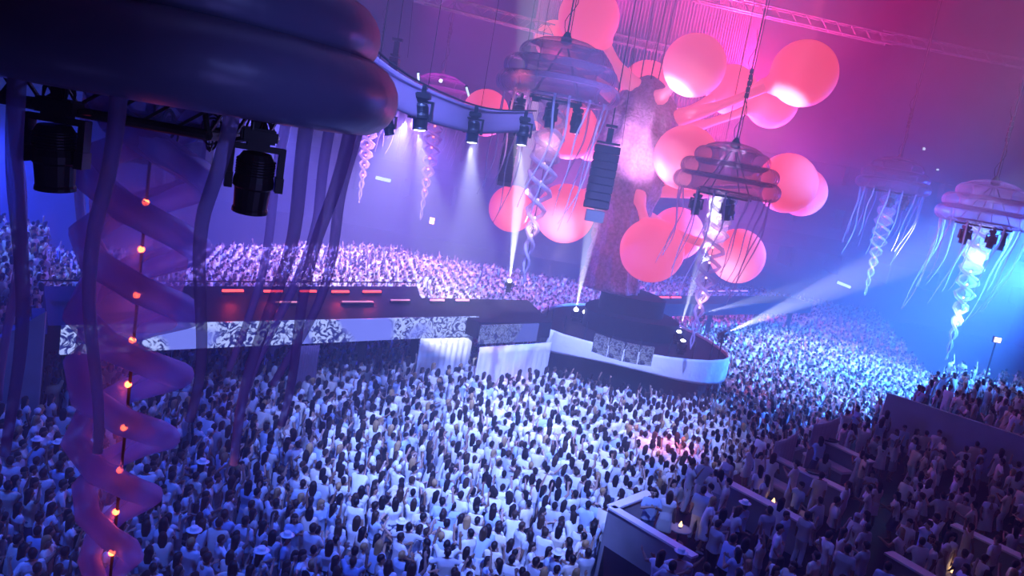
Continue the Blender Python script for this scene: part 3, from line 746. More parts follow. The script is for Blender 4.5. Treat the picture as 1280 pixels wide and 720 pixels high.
# ------------------------------------------------------------------ jellyfish lanterns
def helix(ph, n=36, L=7.6, pitch=1.5, r=lambda t: .5, sgn=1, z0=-.5):
    return [V((r(i/n)*math.cos(ph+sgn*2*PI*L*(i/n)/pitch), r(i/n)*math.sin(ph+sgn*2*PI*L*(i/n)/pitch), z0-L*i/n)) for i in range(n+1)]
def rprof(t): return float(np.interp(t, [0, .1, .35, .5, .68, .85, 1], [.50, .58, .56, .48, .24, .14, .04]))
def jelly(loc, label, near=False, tent=None, sway=(-.10, 0), sc=1.0, topz=None, bulbs='bulbw', seed=1, tz=0, ph=0, tl=1.0, straight=False):
    rn = random.Random(seed)
    j = empty('jellyfish_lantern', loc, label, 'hanging decoration', 'inflatable jellyfish lanterns'); j.rotation_euler = (0, 0, 0); j.scale = (sc,)*3
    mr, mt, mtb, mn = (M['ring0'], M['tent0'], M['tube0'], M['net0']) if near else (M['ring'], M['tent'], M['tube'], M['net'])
    for R, r, z in (((2.12, .40, 0), (1.86, .38, .60), (1.40, .36, 1.12)) if near else ((2.08, .44, 0), (1.88, .43, .66), (1.36, .42, 1.26))):
        bm = bmesh.new(); torus(bm, R, r, (0, 0, z), flat=1.0 if not near else 1.0); obj('bell_ring', bm, mr, j, True)
    bm = bmesh.new(); lathe(bm, [(r_, z_+(0 if near else .22)) for r_, z_ in ((1.38, 1.42), (1.25, 1.55), (.95, 1.68), (.55, 1.76), (.2, 1.80), (.01, 1.81))], 48); obj('bell_cap', bm, mr, j, True)
    # square frame carrying the lamps
    fz = -.62 if near else -.50; a = 1.0
    bm = bmesh.new(); sq = [(a, a), (-a, a), (-a, -a), (a, -a)]
    for i in range(4):
        p, q = sq[i], sq[(i+1) % 4]; tube(bm, [(*p, fz), (*q, fz)], .05, 8); tube(bm, [(*p, fz+.25), (*q, fz+.25)], .035, 6)
        for k in range(6):
            m0 = V((*p, fz)).lerp(V((*q, fz)), k/6); m1 = V((*p, fz+.25)).lerp(V((*q, fz+.25)), (k+1)/6); tube(bm, [m0, m1], .02, 4)
        tube(bm, [(*p, fz), (p[0]*.12, p[1]*.12, 1.6)], .03, 6)
    tube(bm, [(-a, 0, fz), (a, 0, fz)], .05, 8); tube(bm, [(0, -a, fz), (0, a, fz)], .05, 8)
    obj('lamp_frame', bm, M['darksteel'], j)
    # hanging chain
    bm = bmesh.new(); top = (topz-loc[2])/sc
    tube(bm, [(0, 0, 1.7), (0, 0, top)], .035, 6); tube(bm, [(.12, 0, 1.7), (.10, 0, 4), (.16, 0, top)], .02, 5)
    tube(bm, [(-.25*math.sin(t*.7)*math.sin(t/3), .05, 1.9+t*.25) for t in range(0, 22)], .02, 5)
    for k in range(5): box(bm, (0, 0, 4.2+k*.28), (.14, .10, .22))
    lathe(bm, [(.10, 1.75), (.22, 1.8), (.22, 2.0), (.08, 2.25)], 10)
    obj('hoist_chain', bm, M['darksteel'], j)
    # braid
    z0 = -.45
    bm_n = None
    for q in range(2):
        pts = helix(ph+q*PI, r=rprof, z0=z0); bm = bmesh.new()
        tube(bm, pts, lambda t: float(np.interp(t, [0, .5, .8, 1], [.165, .15, .11, .03])) if near else float(np.interp(t, [0, .5, .8, 1], [.11, .10, .07, .03])), 10)
        obj('braid_tube', bm, mtb, j, True)
    for q in range(2):
        pts = helix(ph+q*PI, r=rprof, z0=z0, n=36); bm = bmesh.new(); rows = []
        for p in pts:
            c = V((0, 0, p.z)); rows.append([bm.verts.new(c.lerp(p, t)+V((0, 0, .10*math.sin(t*PI)))) for t in (0, .33, .66, 1)])
        for r1, r2 in zip(rows, rows[1:]):
            for k in range(3): bm.faces.new((r1[k], r1[k+1], r2[k+1], r2[k]))
        obj('braid_net', bm, mn, j, True)
    bm = bmesh.new(); lathe(bm, [(.70, z0+.15), (.60, z0-.6), (.50, z0-1.5), (.44, z0-2.4)][::-1], 28); 
    bmesh.ops.delete(bm, geom=[f for f in bm.faces if len(f.verts) > 5], context='FACES_ONLY'); obj('braid_net', bm, mn, j, True)
    # light string
    bm = bmesh.new(); tube(bm, [(0, 0, z0), (.02, 0, z0-3.5), (0, 0, z0-7.2)], .018 if near else .015, 6); ls = obj('light_string', bm, M['darksteel'], j)
    nb = 10 if near else 7
    for k in range(nb):
        z = z0-1.05-k*(5.2/nb); bm = bmesh.new(); bmesh.ops.create_uvsphere(bm, u_segments=12, v_segments=8, radius=.038 if near else .06); obj('bulb', bm, M[bulbs], ls, True, V((0, 0, z)))
    # tentacles
    if tent is None:
        tent = [(360/15*i+rn.uniform(-6, 6), rn.uniform(3.4, 5.6)) for i in range(15)]
    for tt_ in tent:
        deg, Lt = tt_[:2]; swx = tt_[2] if len(tt_) > 2 else sway[0]; Lt *= tl
        a = math.radians(deg); x_, y_ = 2.14*math.cos(a), 2.14*math.sin(a); phs = rn.uniform(0, 6); am = rn.uniform(.05, .09) if near else rn.uniform(.08, .16)
        pts = []
        for i in range(29):
            t = i/28; f = min(1, t*3)
            pts.append((x_+f*am*(math.sin(phs+t*6.5)-math.sin(phs)*(1-t))+swx*Lt*t*t*1.3-.12*t*x_, y_+f*am*.6*math.cos(phs+t*5)+sway[1]*Lt*t-.12*t*y_, -.30-Lt*t))
        bm = bmesh.new(); tube(bm, pts, (lambda t: .072-.028*t) if near else (lambda t: .055-.035*t), 10 if near else 6)
        obj('tentacle', bm, mt, j, True)
    return j

J0 = P(200, 68, 8.6); J0.z = 12.45
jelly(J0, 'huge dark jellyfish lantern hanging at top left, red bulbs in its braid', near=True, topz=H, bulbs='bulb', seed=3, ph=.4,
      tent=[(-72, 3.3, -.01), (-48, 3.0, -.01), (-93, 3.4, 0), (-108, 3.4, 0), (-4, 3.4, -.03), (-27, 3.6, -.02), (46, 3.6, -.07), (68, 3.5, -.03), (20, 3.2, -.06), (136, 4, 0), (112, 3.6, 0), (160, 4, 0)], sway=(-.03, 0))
J = [((697, 112, 33), 'pink-lit jellyfish lantern hanging left of the tall speaker stack', 'bulbw'), ((908, 232, 38.3), 'violet jellyfish lantern hanging low before the right balloons', 'bulbw'),
     ((1232, 272, 44), 'blue-lit jellyfish lantern at the right edge', 'bulbw'), ((1116, 232, 58), 'faint hazy jellyfish lantern between the violet and blue ones', 'bulb'),
     ((548, 130, 56), 'faint distant jellyfish lantern behind the curved fabric band', 'bulb'), ((468, 118, 60), 'distant jellyfish lantern half hidden behind the huge near one', 'bulb')]
JL = []
for i, ((px_, py_, Y), lab, bl) in enumerate(J):
    c = P(px_, py_, Y); JL.append(c)
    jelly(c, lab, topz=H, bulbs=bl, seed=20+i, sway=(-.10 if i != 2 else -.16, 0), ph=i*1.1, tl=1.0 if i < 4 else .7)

# lamps under the near jellyfish
def mh_at(px_, py_, Y, direction, label, group, **k):
    return moving_head(P(px_, py_, Y), direction, label, group, **k)
gn = 'moving head lamps under the near jellyfish'
p1 = mh_at(74, 122, 7.4, (.03, .1, -1), 'leftmost black moving head lamp under the huge near jellyfish', gn, lens='lens_red', s=1.08, rz=-.15)
p2 = mh_at(325, 160, 7.6, (-.05, .1, -1), 'rightmost black moving head lamp under the huge near jellyfish', gn, lens='lens_red', s=1.02, rz=-.4)
mh_at(243, 152, 9.6, (0, .0, -1), 'black moving head lamp veiled behind the braid net', gn, s=.98, rz=.2)
mh_at(186, 146, 9.5, (-1, .1, -.15), 'black moving head lamp turned sideways at the braid top', gn, s=.85, rz=1.2)
# cable loops on the near frame
bm = bmesh.new(); rn = random.Random(5)
for (cx_, cy_, Y) in ((74, 118, 7.4), (322, 152, 7.6), (200, 148, 9.3), (240, 150, 9.4), (265, 165, 8.5), (210, 158, 8.4)):
    c = P(cx_, cy_, Y)
    for k in range(4):
        r_ = rn.uniform(.06, .15); ax = rn.uniform(0, PI)
        tube(bm, [c+V((r_*math.cos(t)*math.cos(ax), r_*math.cos(t)*math.sin(ax), r_*1.2*math.sin(t)-rn.uniform(0, .02)+.05*k-.08)) for t in np.linspace(0, 2*PI, 18)], .012, 5)
tube(bm, [P(95, 140, 7.4), P(150, 146, 7.9)], .03, 6); tube(bm, [P(150, 146, 7.9), P(190, 150, 9.2)], .03, 6)
tube(bm, [P(230, 150, 9.3), P(290, 176, 8.4), P(320, 170, 7.7)], .03, 6)
tag(obj('cable_bundle', bm, M['black']), 'tangle of black cables and bars under the huge near jellyfish', 'cables')
# lamps under the farther jellyfish
def under(i, offs, lab):
    c = JL[i]
    for k, (dx, dy) in enumerate(offs):
        moving_head(c+V((dx, dy, -.60)), (random.uniform(-.2, .2), -.1, -1), '%s black moving head lamp under the %s' % (['left', 'middle', 'right', 'rearmost'][k], lab), 'lamps under the %s' % lab, s=1.25, rz=k)
under(0, [(-1.35, -.3), (-.1, -1.0), (.95, -.4)], 'pink-lit jellyfish lantern')
under(1, [(-1.3, -.4), (.05, -.9), (.6, .6)], 'violet jellyfish lantern')
under(2, [(-1.1, -.5), (.1, -1.0), (1.0, -.4)], 'blue-lit jellyfish lantern')
under(3, [(-.3, -1.0), (.9, -.6)], 'faint hazy jellyfish lantern')

# ------------------------------------------------------------------ curved fabric band
cen = [(440, 72, 17, .52), (482, 104, 19.5, .50), (515, 123, 21.5, .48), (550, 137, 23.5, .46), (590, 149, 26, .43), (625, 152, 28.5, .38), (668, 151, 31.5, .36)]
pts = [P(a, b, Y) for a, b, Y, _ in cen]; fine = []
for i in range(len(pts)-1):
    p0 = pts[max(0, i-1)]; p1_ = pts[i]; p2_ = pts[i+1]; p3 = pts[min(len(pts)-1, i+2)]
    for k in range(8):
        t = k/8; fine.append((.5*((2*p1_)+(p2_-p0)*t+(2*p0-5*p1_+4*p2_-p3)*t*t+(3*p1_-p0-3*p2_+p3)*t**3), cen[i][3]*(1-t)+cen[i+1][3]*t))
fine.append((pts[-1], .36))
fb = empty('fabric_truss', fine[0][0], 'curved truss sleeved in pale fabric sweeping from the near jellyfish to the pink one', 'truss'); o_ = fb.location.copy()
bm = bmesh.new(); rings = []
for p, h_ in fine:
    rings.append([bm.verts.new(p-o_+V((-.25*math.sin(a)*0.6, -.30*math.cos(a), h_*math.sin(a)))) for a in [2*PI*k/16 for k in range(16)]])
for a_, b_ in zip(rings, rings[1:]):
    for k in range(16): bm.faces.new((a_[k], a_[(k+1) % 16], b_[(k+1) % 16], b_[k]))
obj('fabric_sleeve', bm, M['band'], fb, True)
bm = bmesh.new(); tube(bm, [p-o_+V((0, 0, h_+.02)) for p, h_ in fine], .03, 6)
for i in (6, 20, 34, 46): tube(bm, [fine[i][0]-o_+V((0, 0, .4)), V(((fine[i][0]-o_).x, (fine[i][0]-o_).y, H-o_.z))], .01, 5)
obj('top_rail', bm, M['darksteel'], fb)
gb = 'moving head lamps on the curved fabric truss'
bp1 = mh_at(530, 116, 21.8, (.10, 0, -1), 'left lit moving head lamp hanging from the curved fabric truss', gb, lens='lens_on', s=1.25)
bp2 = mh_at(595, 140, 25.5, (.06, 0, -1), 'middle lit moving head lamp hanging from the curved fabric truss', gb, lens='lens_on', s=1.2)
bp3 = mh_at(657, 146, 30.0, (.05, 0, -1), 'right lit moving head lamp at the end of the curved fabric truss', gb, lens='lens_on', s=1.3)
bp4 = mh_at(488, 138, 26, (.3, 0, -1), 'dark moving head lamp behind the left end of the fabric truss', gb, s=1.0)

# ------------------------------------------------------------------ line array speakers
def line_array(px0, py0, px1, py1, Y, wpx, n, label, flat=True):
    a = P(px0, py0, Y); b = P(px1, py1, Y); o = empty('line_array_speaker', a, label, 'loudspeaker', 'hanging loudspeaker stacks')
    hgt = a.z-b.z; wd = wpx*Y/FL; ch = hgt/n
    for k in range(n):
        bm = bmesh.new(); rx = -.02*k if flat else -.05*k
        box(bm, (0, 0, 0), (wd, .7, ch*.95)); bmesh.ops.bevel(bm, geom=bm.edges[:], offset=.03, segments=1, affect='EDGES')
        for s in (-1, 1): box(bm, (s*wd*.28, -.37, 0), (wd*.38, .03, ch*.8))
        box(bm, (0, -.38, 0), (wd*.1, .04, ch*.8))
        c = obj('cabinet', bm, M['speaker'], o, loc=V((0, .25*(k/n)**2, -ch*(k+.5)))); c.rotation_euler = (rx, 0, 0)
    bm = bmesh.new(); box(bm, (0, 0, .1), (wd*.9, .6, .08)); box(bm, (0, 0, .45), (.25, .25, .6)); tube(bm, [(0, 0, .7), (0, 0, H-a.z)], .03, 5)
    box(bm, (0, 0, .85), (.5, .3, .12)); tube(bm, [(.6, 0, .1), (.3, .2, 5), (.2, .2, H-a.z)], .015, 4)
    obj('rigging_frame', bm, M['darksteel'], o); return o
la = line_array(760, 182, 751, 262, 36, 31, 8, 'tall dark loudspeaker stack hanging in front of the balloon trunk')
bm = bmesh.new(); box(bm, (0, 0, -3.15), (.8, .6, .5)); box(bm, (-.2, -.32, -3.2), (.2, .04, .3)); obj('bracket', bm, M['steel'], la)
line_array(647, 128, 637, 232, 42, 19, 9, 'slimmer dark loudspeaker stack behind the pink-lit jellyfish lantern', False)
line_array(494, 72, 491, 92, 40, 11, 3, 'small distant loudspeaker box right of the near jellyfish bell')

# ------------------------------------------------------------------ ceiling trusses
def ctruss(p, q, label, size=.6, m='steel', n=None):
    tag(obj('ceiling_truss', truss_bm(p, q, size, .05, n), M[m]), label, 'truss', 'ceiling trusses')
ctruss(P(520, -6, 46), P(690, 38, 50), 'thin lattice truss running behind the top left balloons')
ctruss(P(690, 30, 58), P(850, 66, 58), 'lattice truss glimpsed between the two top balloons', .5)
ctruss(P(870, -6, 50), P(1112, 50, 56), 'bright lattice truss above the upper right balloon')
ctruss(P(1100, 44, 60), P(1300, 84, 62), 'dim lattice truss in the dark top right corner')
for i in range(6):
    ctruss((X0+2, 20+i*13, H-1.2), (X1-2, 20+i*13, H-1.2), 'roof truss spanning the hall under the dark ceiling', 1.2, 'darksteel', 30)
# loose hanging cables
for k, (a, b, Y, lab) in enumerate([((842, 0), (788, 165), 50, 'thin hanging cable left of the white-hot balloon'), ((806, 0), (775, 165), 50, 'thin hanging cable above the tall speaker stack'),
                                    ((948, 0), (905, 185), 46, 'thin hanging cable left of the violet jellyfish chain')]):
    bm = bmesh.new(); tube(bm, [P(a[0], a[1]-20, Y), P(*b, Y)], .025, 5); tag(obj('hanging_cable', bm, M['darksteel']), lab, 'cable')

# ------------------------------------------------------------------ small far lamps and signs
def small_lamp(px_, py_, Y, w_, h_, label, m='sign', rot=0, cat='light', name='wall_lamp'):
    o = empty(name, P(px_, py_, Y), label, cat); s = Y/FL; mt = Matrix.Rotation(rot, 4, 'Y')
    bm = bmesh.new(); box(bm, (0, .08, 0), (w_*s*1.1+.06, .14, h_*s*1.2+.06), mtx=mt); obj('housing', bm, M['black'], o)
    if name == 'post_lamp':
        bm = bmesh.new(); tube(bm, [(0, .12, 0), (0, .12, -o.location.z)], .05, 8); obj('post', bm, M['darksteel'], o)
    bm = bmesh.new(); box(bm, (0, -.01, 0), (w_*s, .05, h_*s), mtx=mt); obj('lens', bm, M[m], o)
small_lamp(479, 224, 88, 19, 4, 'pale green-white glowing strip sign on the far wall', rot=.06, name='exit_sign', cat='sign')
small_lamp(1055, 356, 80, 18, 3.2, 'white glowing tilted strip right of the stage in blue haze', rot=.2)
small_lamp(52, 237, 75, 5, 2.5, 'tiny white lamp in the blue haze far left')
small_lamp(523, 97, 48, 2.5, 11, 'short upright glowing tube above the fabric truss', 'sign', rot=-.2)
small_lamp(585, 116, 48, 2.5, 14, 'slanted glowing tube left of the first balloon', 'sign', rot=-.45)
small_lamp(479, 83, 30, 3, 3, 'white dot lamp at the bell edge of the near jellyfish', 'lens')
small_lamp(551, 101, 48, 3, 3, 'white dot lamp above the faint distant jellyfish', 'lens')
small_lamp(43, 475, 34, 4, 4, 'small white lamp on the dark staircase side', 'sign')
small_lamp(540, 276, 80, 6, 8, 'warm lit patch lamp on the far stand', 'candle')
small_lamp(1155, 186, 86, 3, 3, 'tiny white lamp high on the far right wall', 'sign')
small_lamp(1247, 425, 46, 8, 6, 'warm white lamp on a post beside the right terrace', 'candle', name='post_lamp')
small_lamp(1172, 212, 86, 2.5, 2, 'tiny lower lamp high on the far right wall', 'sign')
small_lamp(945, 385, 74, 42, 4, 'pale glowing strip far behind the stage, right side', 'ledpink', rot=.03)

# ------------------------------------------------------------------ booths on the terrace
names = ['nearest', 'second', 'third', 'fourth', 'lower right', 'bottom edge', 'short end']
for i, ((a, b), nm) in enumerate(zip(rims, names)):
    d = (b-a).xy.to_3d(); L = d.length; t = d.normalized(); n = V((-t.y, t.x, 0)); ang = math.atan2(t.y, t.x); c = (a+b)/2
    o = empty('booth_partition', (c.x, c.y, VP_H), ['tall cloth-clad corner partition at the near end of the booths', 'long booth partition with white top, two candles beside it', 'booth partition with white top and a dark tray, middle of the row',
        'short farthest booth partition with white top and dark tray', 'dim booth partition with pale top at the lower right', 'dim booth partition with pale top cut by the bottom edge', 'short return of the corner partition beside the dance floor'][i], 'partition', 'booth partitions on the terrace')
    zb = -VP_H if i in (0, 6) else 0
    bm = bmesh.new(); box(bm, (0, 0, (RIM-VP_H-.06+zb)/2), (L, .22, RIM-VP_H-.06-zb), ang); obj('panel', bm, M['booth'], o)
    bm = bmesh.new(); box(bm, (0, 0, RIM-VP_H-.03), (L+.06, .42 if i not in (0, 6) else .3, .06), ang); obj('top_board', bm, M['cap'], o)
for i, (a, b) in enumerate(SEATS):
    d = (b-a).xy.to_3d(); L = d.length; ang = math.atan2(d.y, d.x); c = (a+b)/2
    o = empty('bench', (c.x, c.y, VP_H), ['white upholstered bench in front of the second partition', 'white upholstered bench behind the third partition'][i], 'bench', 'benches in the booths')
    bm = bmesh.new(); box(bm, (0, 0, .2), (L*.98, .6, .4), ang); obj('base', bm, M['booth'], o)
    bm = bmesh.new(); box(bm, (0, 0, .45), (L, .7, .12), ang); bmesh.ops.bevel(bm, geom=bm.edges[:], offset=.03, segments=2, affect='EDGES'); obj('cushion', bm, M['cap'], o)
# trays on the tops
for i, (px_, py_, lab) in enumerate(((1020, 592, 'dark oval tray on the third partition top'), (1037, 551, 'dark oval tray on the fourth partition top'))):
    c = G(px_, py_, RIM+.01); bm = bmesh.new(); lathe(bm, [(.02, 0), (.26, 0), (.34, .05), (.33, .06), (.25, .02), (.02, .02)], 24)
    o = obj('tray', bm, M['black'], smooth=True, loc=c); o.scale = (1.2, .7, 1); tag(o, lab, 'tray', 'trays on the booth tops')
# candles: jar with flame
def candle(px_, py_, z, lab, post=False):
    c = G(px_, py_, z); o = empty('candle', c, lab, 'candle', 'candles in the booths')
    bm = bmesh.new(); lathe(bm, [(.01, 0), (.05, 0), (.055, .10), (.05, .10), (.045, .02), (.01, .02)], 16); obj('jar', bm, M['cap'], o, True)
    bm = bmesh.new(); lathe(bm, [(.01, .02), (.055, .06), (.06, .10), (.03, .16), (.004, .22)], 12); obj('flame', bm, M['candle'], o, True)
    point(c+V((0, 0, .30)), 1.2, (1, .6, .3), .05)
# low tables to carry them
for i, (px_, py_, lab, cl) in enumerate([(850, 660, 'low round table inside the nearest booth', 'lone candle on the low table inside the nearest booth'), (966, 630, 'low round table behind the second partition', 'left candle of the pair behind the second partition'),
                             (997, 640, 'low round table right of the paired candle', 'right candle of the pair behind the second partition'), (1190, 718, 'low round table at the bottom edge of the terrace', 'candle on the table at the bottom edge')]):
    h_ = VP_H+.72 if i in (1, 2) else VP_H+.5
    c = G(px_, py_, h_); o = empty('side_table', (c.x, c.y, VP_H), lab, 'table', 'small tables on the terrace')
    bm = bmesh.new(); lathe(bm, [(.02, h_-VP_H-.05), (.34, h_-VP_H-.05), (.35, h_-VP_H-.02), (.34, h_-VP_H-.001), (.02, h_-VP_H-.001)], 24); obj('table_top', bm, M['booth'], o)
    bm = bmesh.new(); lathe(bm, [(.2, 0), (.2, .03), (.04, .06), (.035, h_-VP_H-.05)], 16); obj('leg', bm, M['steel'], o)
    candle(px_, py_, h_+.001, cl)
# cloth canopy posts between the booths
def hung_cloth(px0, py0, px1, py1, hT, lab):
    a = G(px0, py0, hT); b = G(px1, py1, hT); d = (b-a).xy.to_3d(); L = d.length; t = d.normalized(); nrm = V((-t.y, t.x, 0))
    bm = bmesh.new(); g = []
    for j in range(8):
        z = hT-(hT-VP_H-.02)*j/7
        g.append([bm.verts.new((a.x+t.x*L*i/30+nrm.x*.05*math.sin(i*1.5)*(.3+j/7), a.y+t.y*L*i/30+nrm.y*.05*math.sin(i*1.5)*(.3+j/7), z-(.12*math.sin(i/30*PI) if j == 0 else 0))) for i in range(31)])
    for j in range(7):
        for i in range(30): bm.faces.new((g[j][i], g[j+1][i], g[j+1][i+1], g[j][i+1]))
    o = obj('cloth_screen', bm, M['whitecloth'], smooth=True); md = o.modifiers.new('t', 'SOLIDIFY'); md.thickness = .02
    tag(o, lab, 'cloth screen', 'cloth screens between the booths')
hung_cloth(970, 552, 1000, 538, 3.5, 'pale cloth screen standing at the far end of the third partition')
hung_cloth(1018, 530, 1052, 520, 3.7, 'pale cloth screen at the far end of the fourth partition')
# upper tier with the long side panel
ut = bmesh.new(); prism(ut, [up_a.xy, up_b2.xy, (up_b2+back*12).xy, (up_a+back*12).xy], VP_H, 2.9)
tag(obj('floor_upper', ut, M['deck']), kind='structure')
o = empty('terrace_screen', (up_a.x, up_a.y, VP_H), 'long plain violet panel fronting the upper terrace', 'panel'); bm = bmesh.new(); ang = math.atan2(dirU.y, dirU.x); L = 22
cc = dirU*L/2+back*(-.08); box(bm, (cc.x, cc.y, 1.15), (L, .14, 2.5), ang); obj('panel', bm, M['booth'], o)
bm = bmesh.new(); box(bm, (cc.x, cc.y, 2.43), (L+.05, .2, .06), ang); obj('top_board', bm, M['booth'], o)

# ------------------------------------------------------------------ stage lamps with beams
BEAM = (.72, .76, 1)
gs = 'moving head lamps standing on the stage'
def stage_lamp(px_, py_, h, to, lab, pw, sz, col=BEAM, s=1.0, bl=.35):
    for k_, dy_, up_ in ((.36, 2.4, 2.0), (.52, 1.6, 1.0), (0, 0, 0)):
        b = G(px_, py_, h+up_+.6); yy_ = b.y-stC.y-dy_
        if k_ and ((b.x-stC.x)/(ST_A*k_))**2+(yy_/(ST_B(yy_)*k_))**2 < 1.15: continue
        b.z = h+(up_ if k_ and ((b.x-stC.x)/(ST_A*k_))**2+(yy_/(ST_B(yy_)*k_))**2 < .95 else 0)
        break
    b = G(px_, py_, h+.6); b.z = h
    d = (to-b)
    piv = moving_head(b, d, lab, gs, lens='lens_on', s=s, hang=False)
    spot(piv+d.normalized()*.5, to, pw, col, sz, bl, .04)
stage_lamp(720, 388, ST_H, P(742, 270, 38), 'left one of the pair of up-lit lamps on the left of the stage', 300000, 6)
stage_lamp(731, 391, ST_H, P(756, 275, 38), 'right one of the pair of up-lit lamps on the left of the stage', 300000, 6)
stage_lamp(836, 413, ST_H, P(860, 310, 40), 'lamp beaming up on the right of the stage, left of three', 200000, 6)
stage_lamp(848, 417, ST_H, P(880, 310, 40), 'lamp beaming up on the right of the stage, middle of three', 240000, 6)
stage_lamp(853, 429, ST_H, P(880, 330, 39), 'lamp beaming up on the right of the stage, nearest of three', 90000, 5)
stage_lamp(904, 416, ST_H, P(1010, 372, 50), 'lamp at the right rim of the stage beaming sideways', 330000, 11)
stage_lamp(877, 390, ST_H+.2, P(980, 366, 56), 'lamp at the back right rim of the stage beaming sideways', 160000, 8)
stage_lamp(637, 353, CW_H, P(655, 190, 40), 'bright lamp beaming up where catwalk meets the stage', 520000, 7)
# beams from the fabric truss
spot(bp1+V((0, 0, -.45)), bp1+V((.25, 17, -9)), 50000, BEAM, 15, .5, .05)
spot(bp2+V((0, 0, -.45)), bp2+V((.1, 17, -9)), 60000, BEAM, 15, .5, .05)
spot(bp3+V((0, 0, -.45)), bp3+V((1.2, 14, -9)), 90000, BEAM, 11, .5, .05)
spot(P(507, 152, 30), P(470, 270, 44), 80000, (.5, .55, 1), 26, .8, .05)
spot(P(598, 160, 38), P(580, 250, 44), 70000, (.5, .5, 1), 18, .8, .05)
spot(p1+V((0, 0, -.4)), p1+V((.2, .5, -9)), 1500, (1, .2, .25), 7, .4, .04)
spot(p2+V((0, 0, -.4)), p2+V((-.2, .5, -9)), 1500, (1, .3, .45), 8, .4, .04)

# ------------------------------------------------------------------ hall lighting
def wash(loc, to, pw, col, sz, rad=.6, bl=1.0): return spot(V(loc), V(to), pw, col, sz, bl, rad)
wash((2, -3, 47), (-.5, 27.5, 0), 820000, (.19, .29, 1.0), 17)          # dance floor, white-blue
wash((4, 4, 47), (4.0, 37, 0), 980000, (.22, .30, 1.0), 18)
wash((-3, 0, 47), (-3, 33, 0), 220000, (.18, .28, 1.0), 17)
wash((-9, 10, 47), (-8, 19, 0), 130000, (.03, .11, 1.0), 34)           # blue wash near left
wash((4, 12, 47), (2, 20, 0), 60000, (.03, .10, 1.0), 28)
wash((-16, 30, 47), (-14, 36, 0), 26000, (.06, .08, 1.0), 40)
wash((20, 16, 47), (18, 51, 0), 480000, (.24, .34, 1.0), 17)
wash((30, 22, 47), (24, 60, 0), 650000, (.24, .34, 1.0), 16)          # right crowd
wash((-16, 14, 47), (-13, 60, 0), 480000, (.46, .28, .95), 25)        # far crowd
wash((-38, 34, 47), (-27, 42, 0), 260000, (.12, .24, 1.0), 27)         # left stand
wash((8, 26, 20), G(832, 556, 1.5), 52000, (1, .12, .16), 11, .2)
wash((-2, 28, 20), G(640, 468, 1.5), 16000, (1, .22, .2), 12, .2)
wash((12, 40, 20), G(930, 486, 1.5), 16000, (1, .2, .2), 10, .2)      # pink patch in the crowd
wash((14, 20, 30), (15, 23, 1), 2600, (.10, .10, 1.0), 70)            # terrace
# blue light flooding in from the right
spot(P(1370, 300, 44), P(1050, 400, 50), 230000, (.03, .20, 1.0), 110, 1.0, .5)
spot(P(1312, 330, 54), P(1190, 400, 54), 80000, (.07, .33, 1.0), 90, 1.0, .3)
spot(P(1380, 340, 70), P(1000, 360, 66), 160000, (.02, .08, 1.0), 100, 1.0, .5)
# unseen pink spots added behind and above the sculpture to colour the haze
for (px_, py_, Y, pw, col) in [(857, 197, TY+6, 8000, (1, .04, .20)), (706, 262, TY+5, 4000, (.7, .10, .55)), (930, 118, TY+9, 8500, (.9, .02, .22)),
                               (740, 30, TY+4, 5500, (.8, .02, .32)), (900, 325, TY+5, 3000, (.7, .05, .45)), (990, 235, TY+6, 3500, (.7, .04, .5))]:
    spot(P(px_, py_, Y), P(px_, py_, Y)+V((0, -.55, 1)), pw*3.8, col, 158, .7, .5)
spot(P(560, -90, 55), P(600, 150, 60), 45000, (.42, .02, .42), 90, 1.0, .5)
spot(P(880, -90, 60), P(900, 260, 66), 60000, (.70, .02, .30), 62, 1.0, .5)
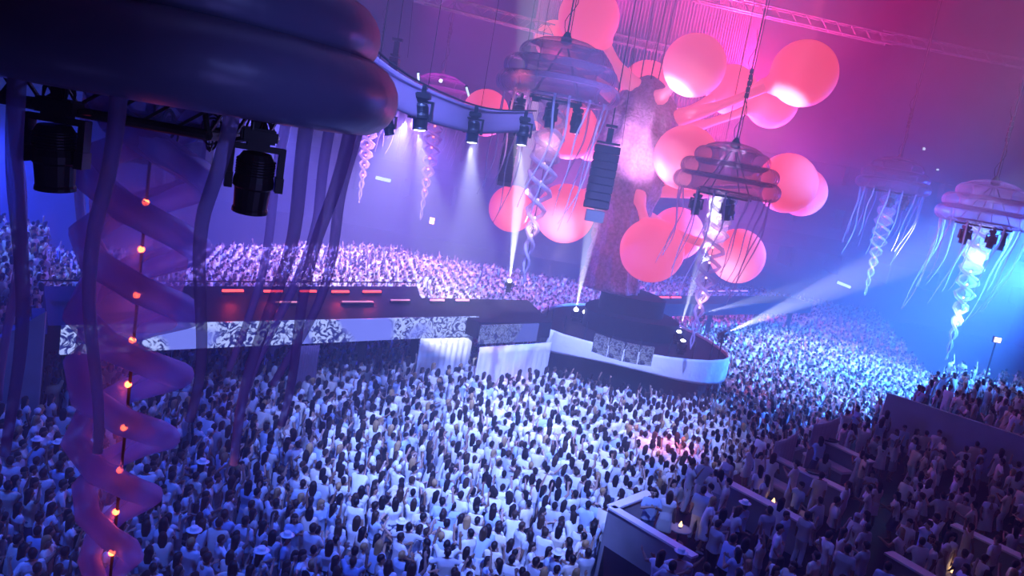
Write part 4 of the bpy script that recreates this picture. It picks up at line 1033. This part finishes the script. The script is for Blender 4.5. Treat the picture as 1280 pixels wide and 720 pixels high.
# white-violet key where catwalk meets stage; added unseen spots brighten balloons and trunk
spot(P(650, 385, 38), P(900, 100, 44), 9000, (.95, .62, .95), 34, .8, .25)
spot(P(690, 330, 41), P(866, 84, TY-3.5), 46000, (.95, .75, 1), 10, .5, .2)
spot(P(850, 395, 41), P(1000, 95, TY-2), 36000, (.95, .75, 1), 9.5, .5, .2)
spot(P(826, 262, 38.3), P(795, 165, TY), 9000, (.85, .34, .78), 36, .9, .3)
spot(P(690, 330, 38), P(675, 255, 46), 2600, (.95, .60, .9), 60, .9, .3)
spot(P(860, 405, 42), P(925, 320, 46), 2500, (.9, .60, 1), 50, .9, .3)
# unseen spots added to tint the haze violet-blue left of the sculpture
spot(P(520, 138, 62), P(500, 320, 62), 70000, (.30, .16, 1.0), 150, 1.0, .5)
spot(P(330, 130, 56), P(330, 330, 56), 42000, (.14, .12, 1.0), 140, 1.0, .5)
spot(P(-40, 170, 50), P(60, 300, 46), 60000, (.02, .04, 1.0), 120, 1.0, .5)
# added unseen spots brighten the near jellyfish; point lights sit at its red bulbs
spot(V((J0.x+4.5, 4.5, 10.5)), V((J0.x+1, 8, 11.8)), 110, (.24, .22, 1.0), 90, 1.0, .5)
spot(V((J0.x+1.5, 13.5, 12)), V((J0.x, 8.6, 9.5)), 1100, (.30, .26, 1.0), 80, 1.0, .6)
spot(V((J0.x-1.0, 3.5, 6.0)), V((J0.x, 8.6, 9.5)), 150, (.22, .2, 1.0), 80, 1.0, .6)
spot(V((J0.x+5.5, 11.5, 12.9)), V((J0.x+2.2, 8.6, 12.5)), 34, (1, .16, .22), 34, 1.0, .3)
spot(V((J0.x+5.5, 4.0, 12.6)), V((J0.x+1.9, 7.6, 12.6)), 260, (.22, .26, 1.0), 40, 1.0, .4)
for k in range(0, 10): point(V((J0.x+.06, J0.y-.10, J0.z-.45-1.05-k*.52)), 2.0, (1, .08, .03), .03)
for i in (0, 1, 2, 3):
    c = JL[i]; point(c+V((0, -.25, -2.2)), (40, 40, 200, 4)[i], ((1, .5, .7), (1, .5, .8), (.4, .65, 1), (1, .2, .2))[i], .1)
    point(c+V((0, 0, .4)), (22, 16, 300, 3)[i], ((.8, .45, .9), (.6, .4, 1), (.4, .5, 1), (.5, .2, .7))[i], .2)
    point(c+V((0, -.2, -5.6)), (30, 30, 240, 7)[i], ((1, .6, .7), (1, .6, .8), (.5, .8, 1), (.5, .6, 1))[i], .1)
# red glow of the catwalk bars
for x_ in (291, 341, 425, 465): point(G(x_, 362, CW_H+.5), 60, (1, .06, .05), .15)
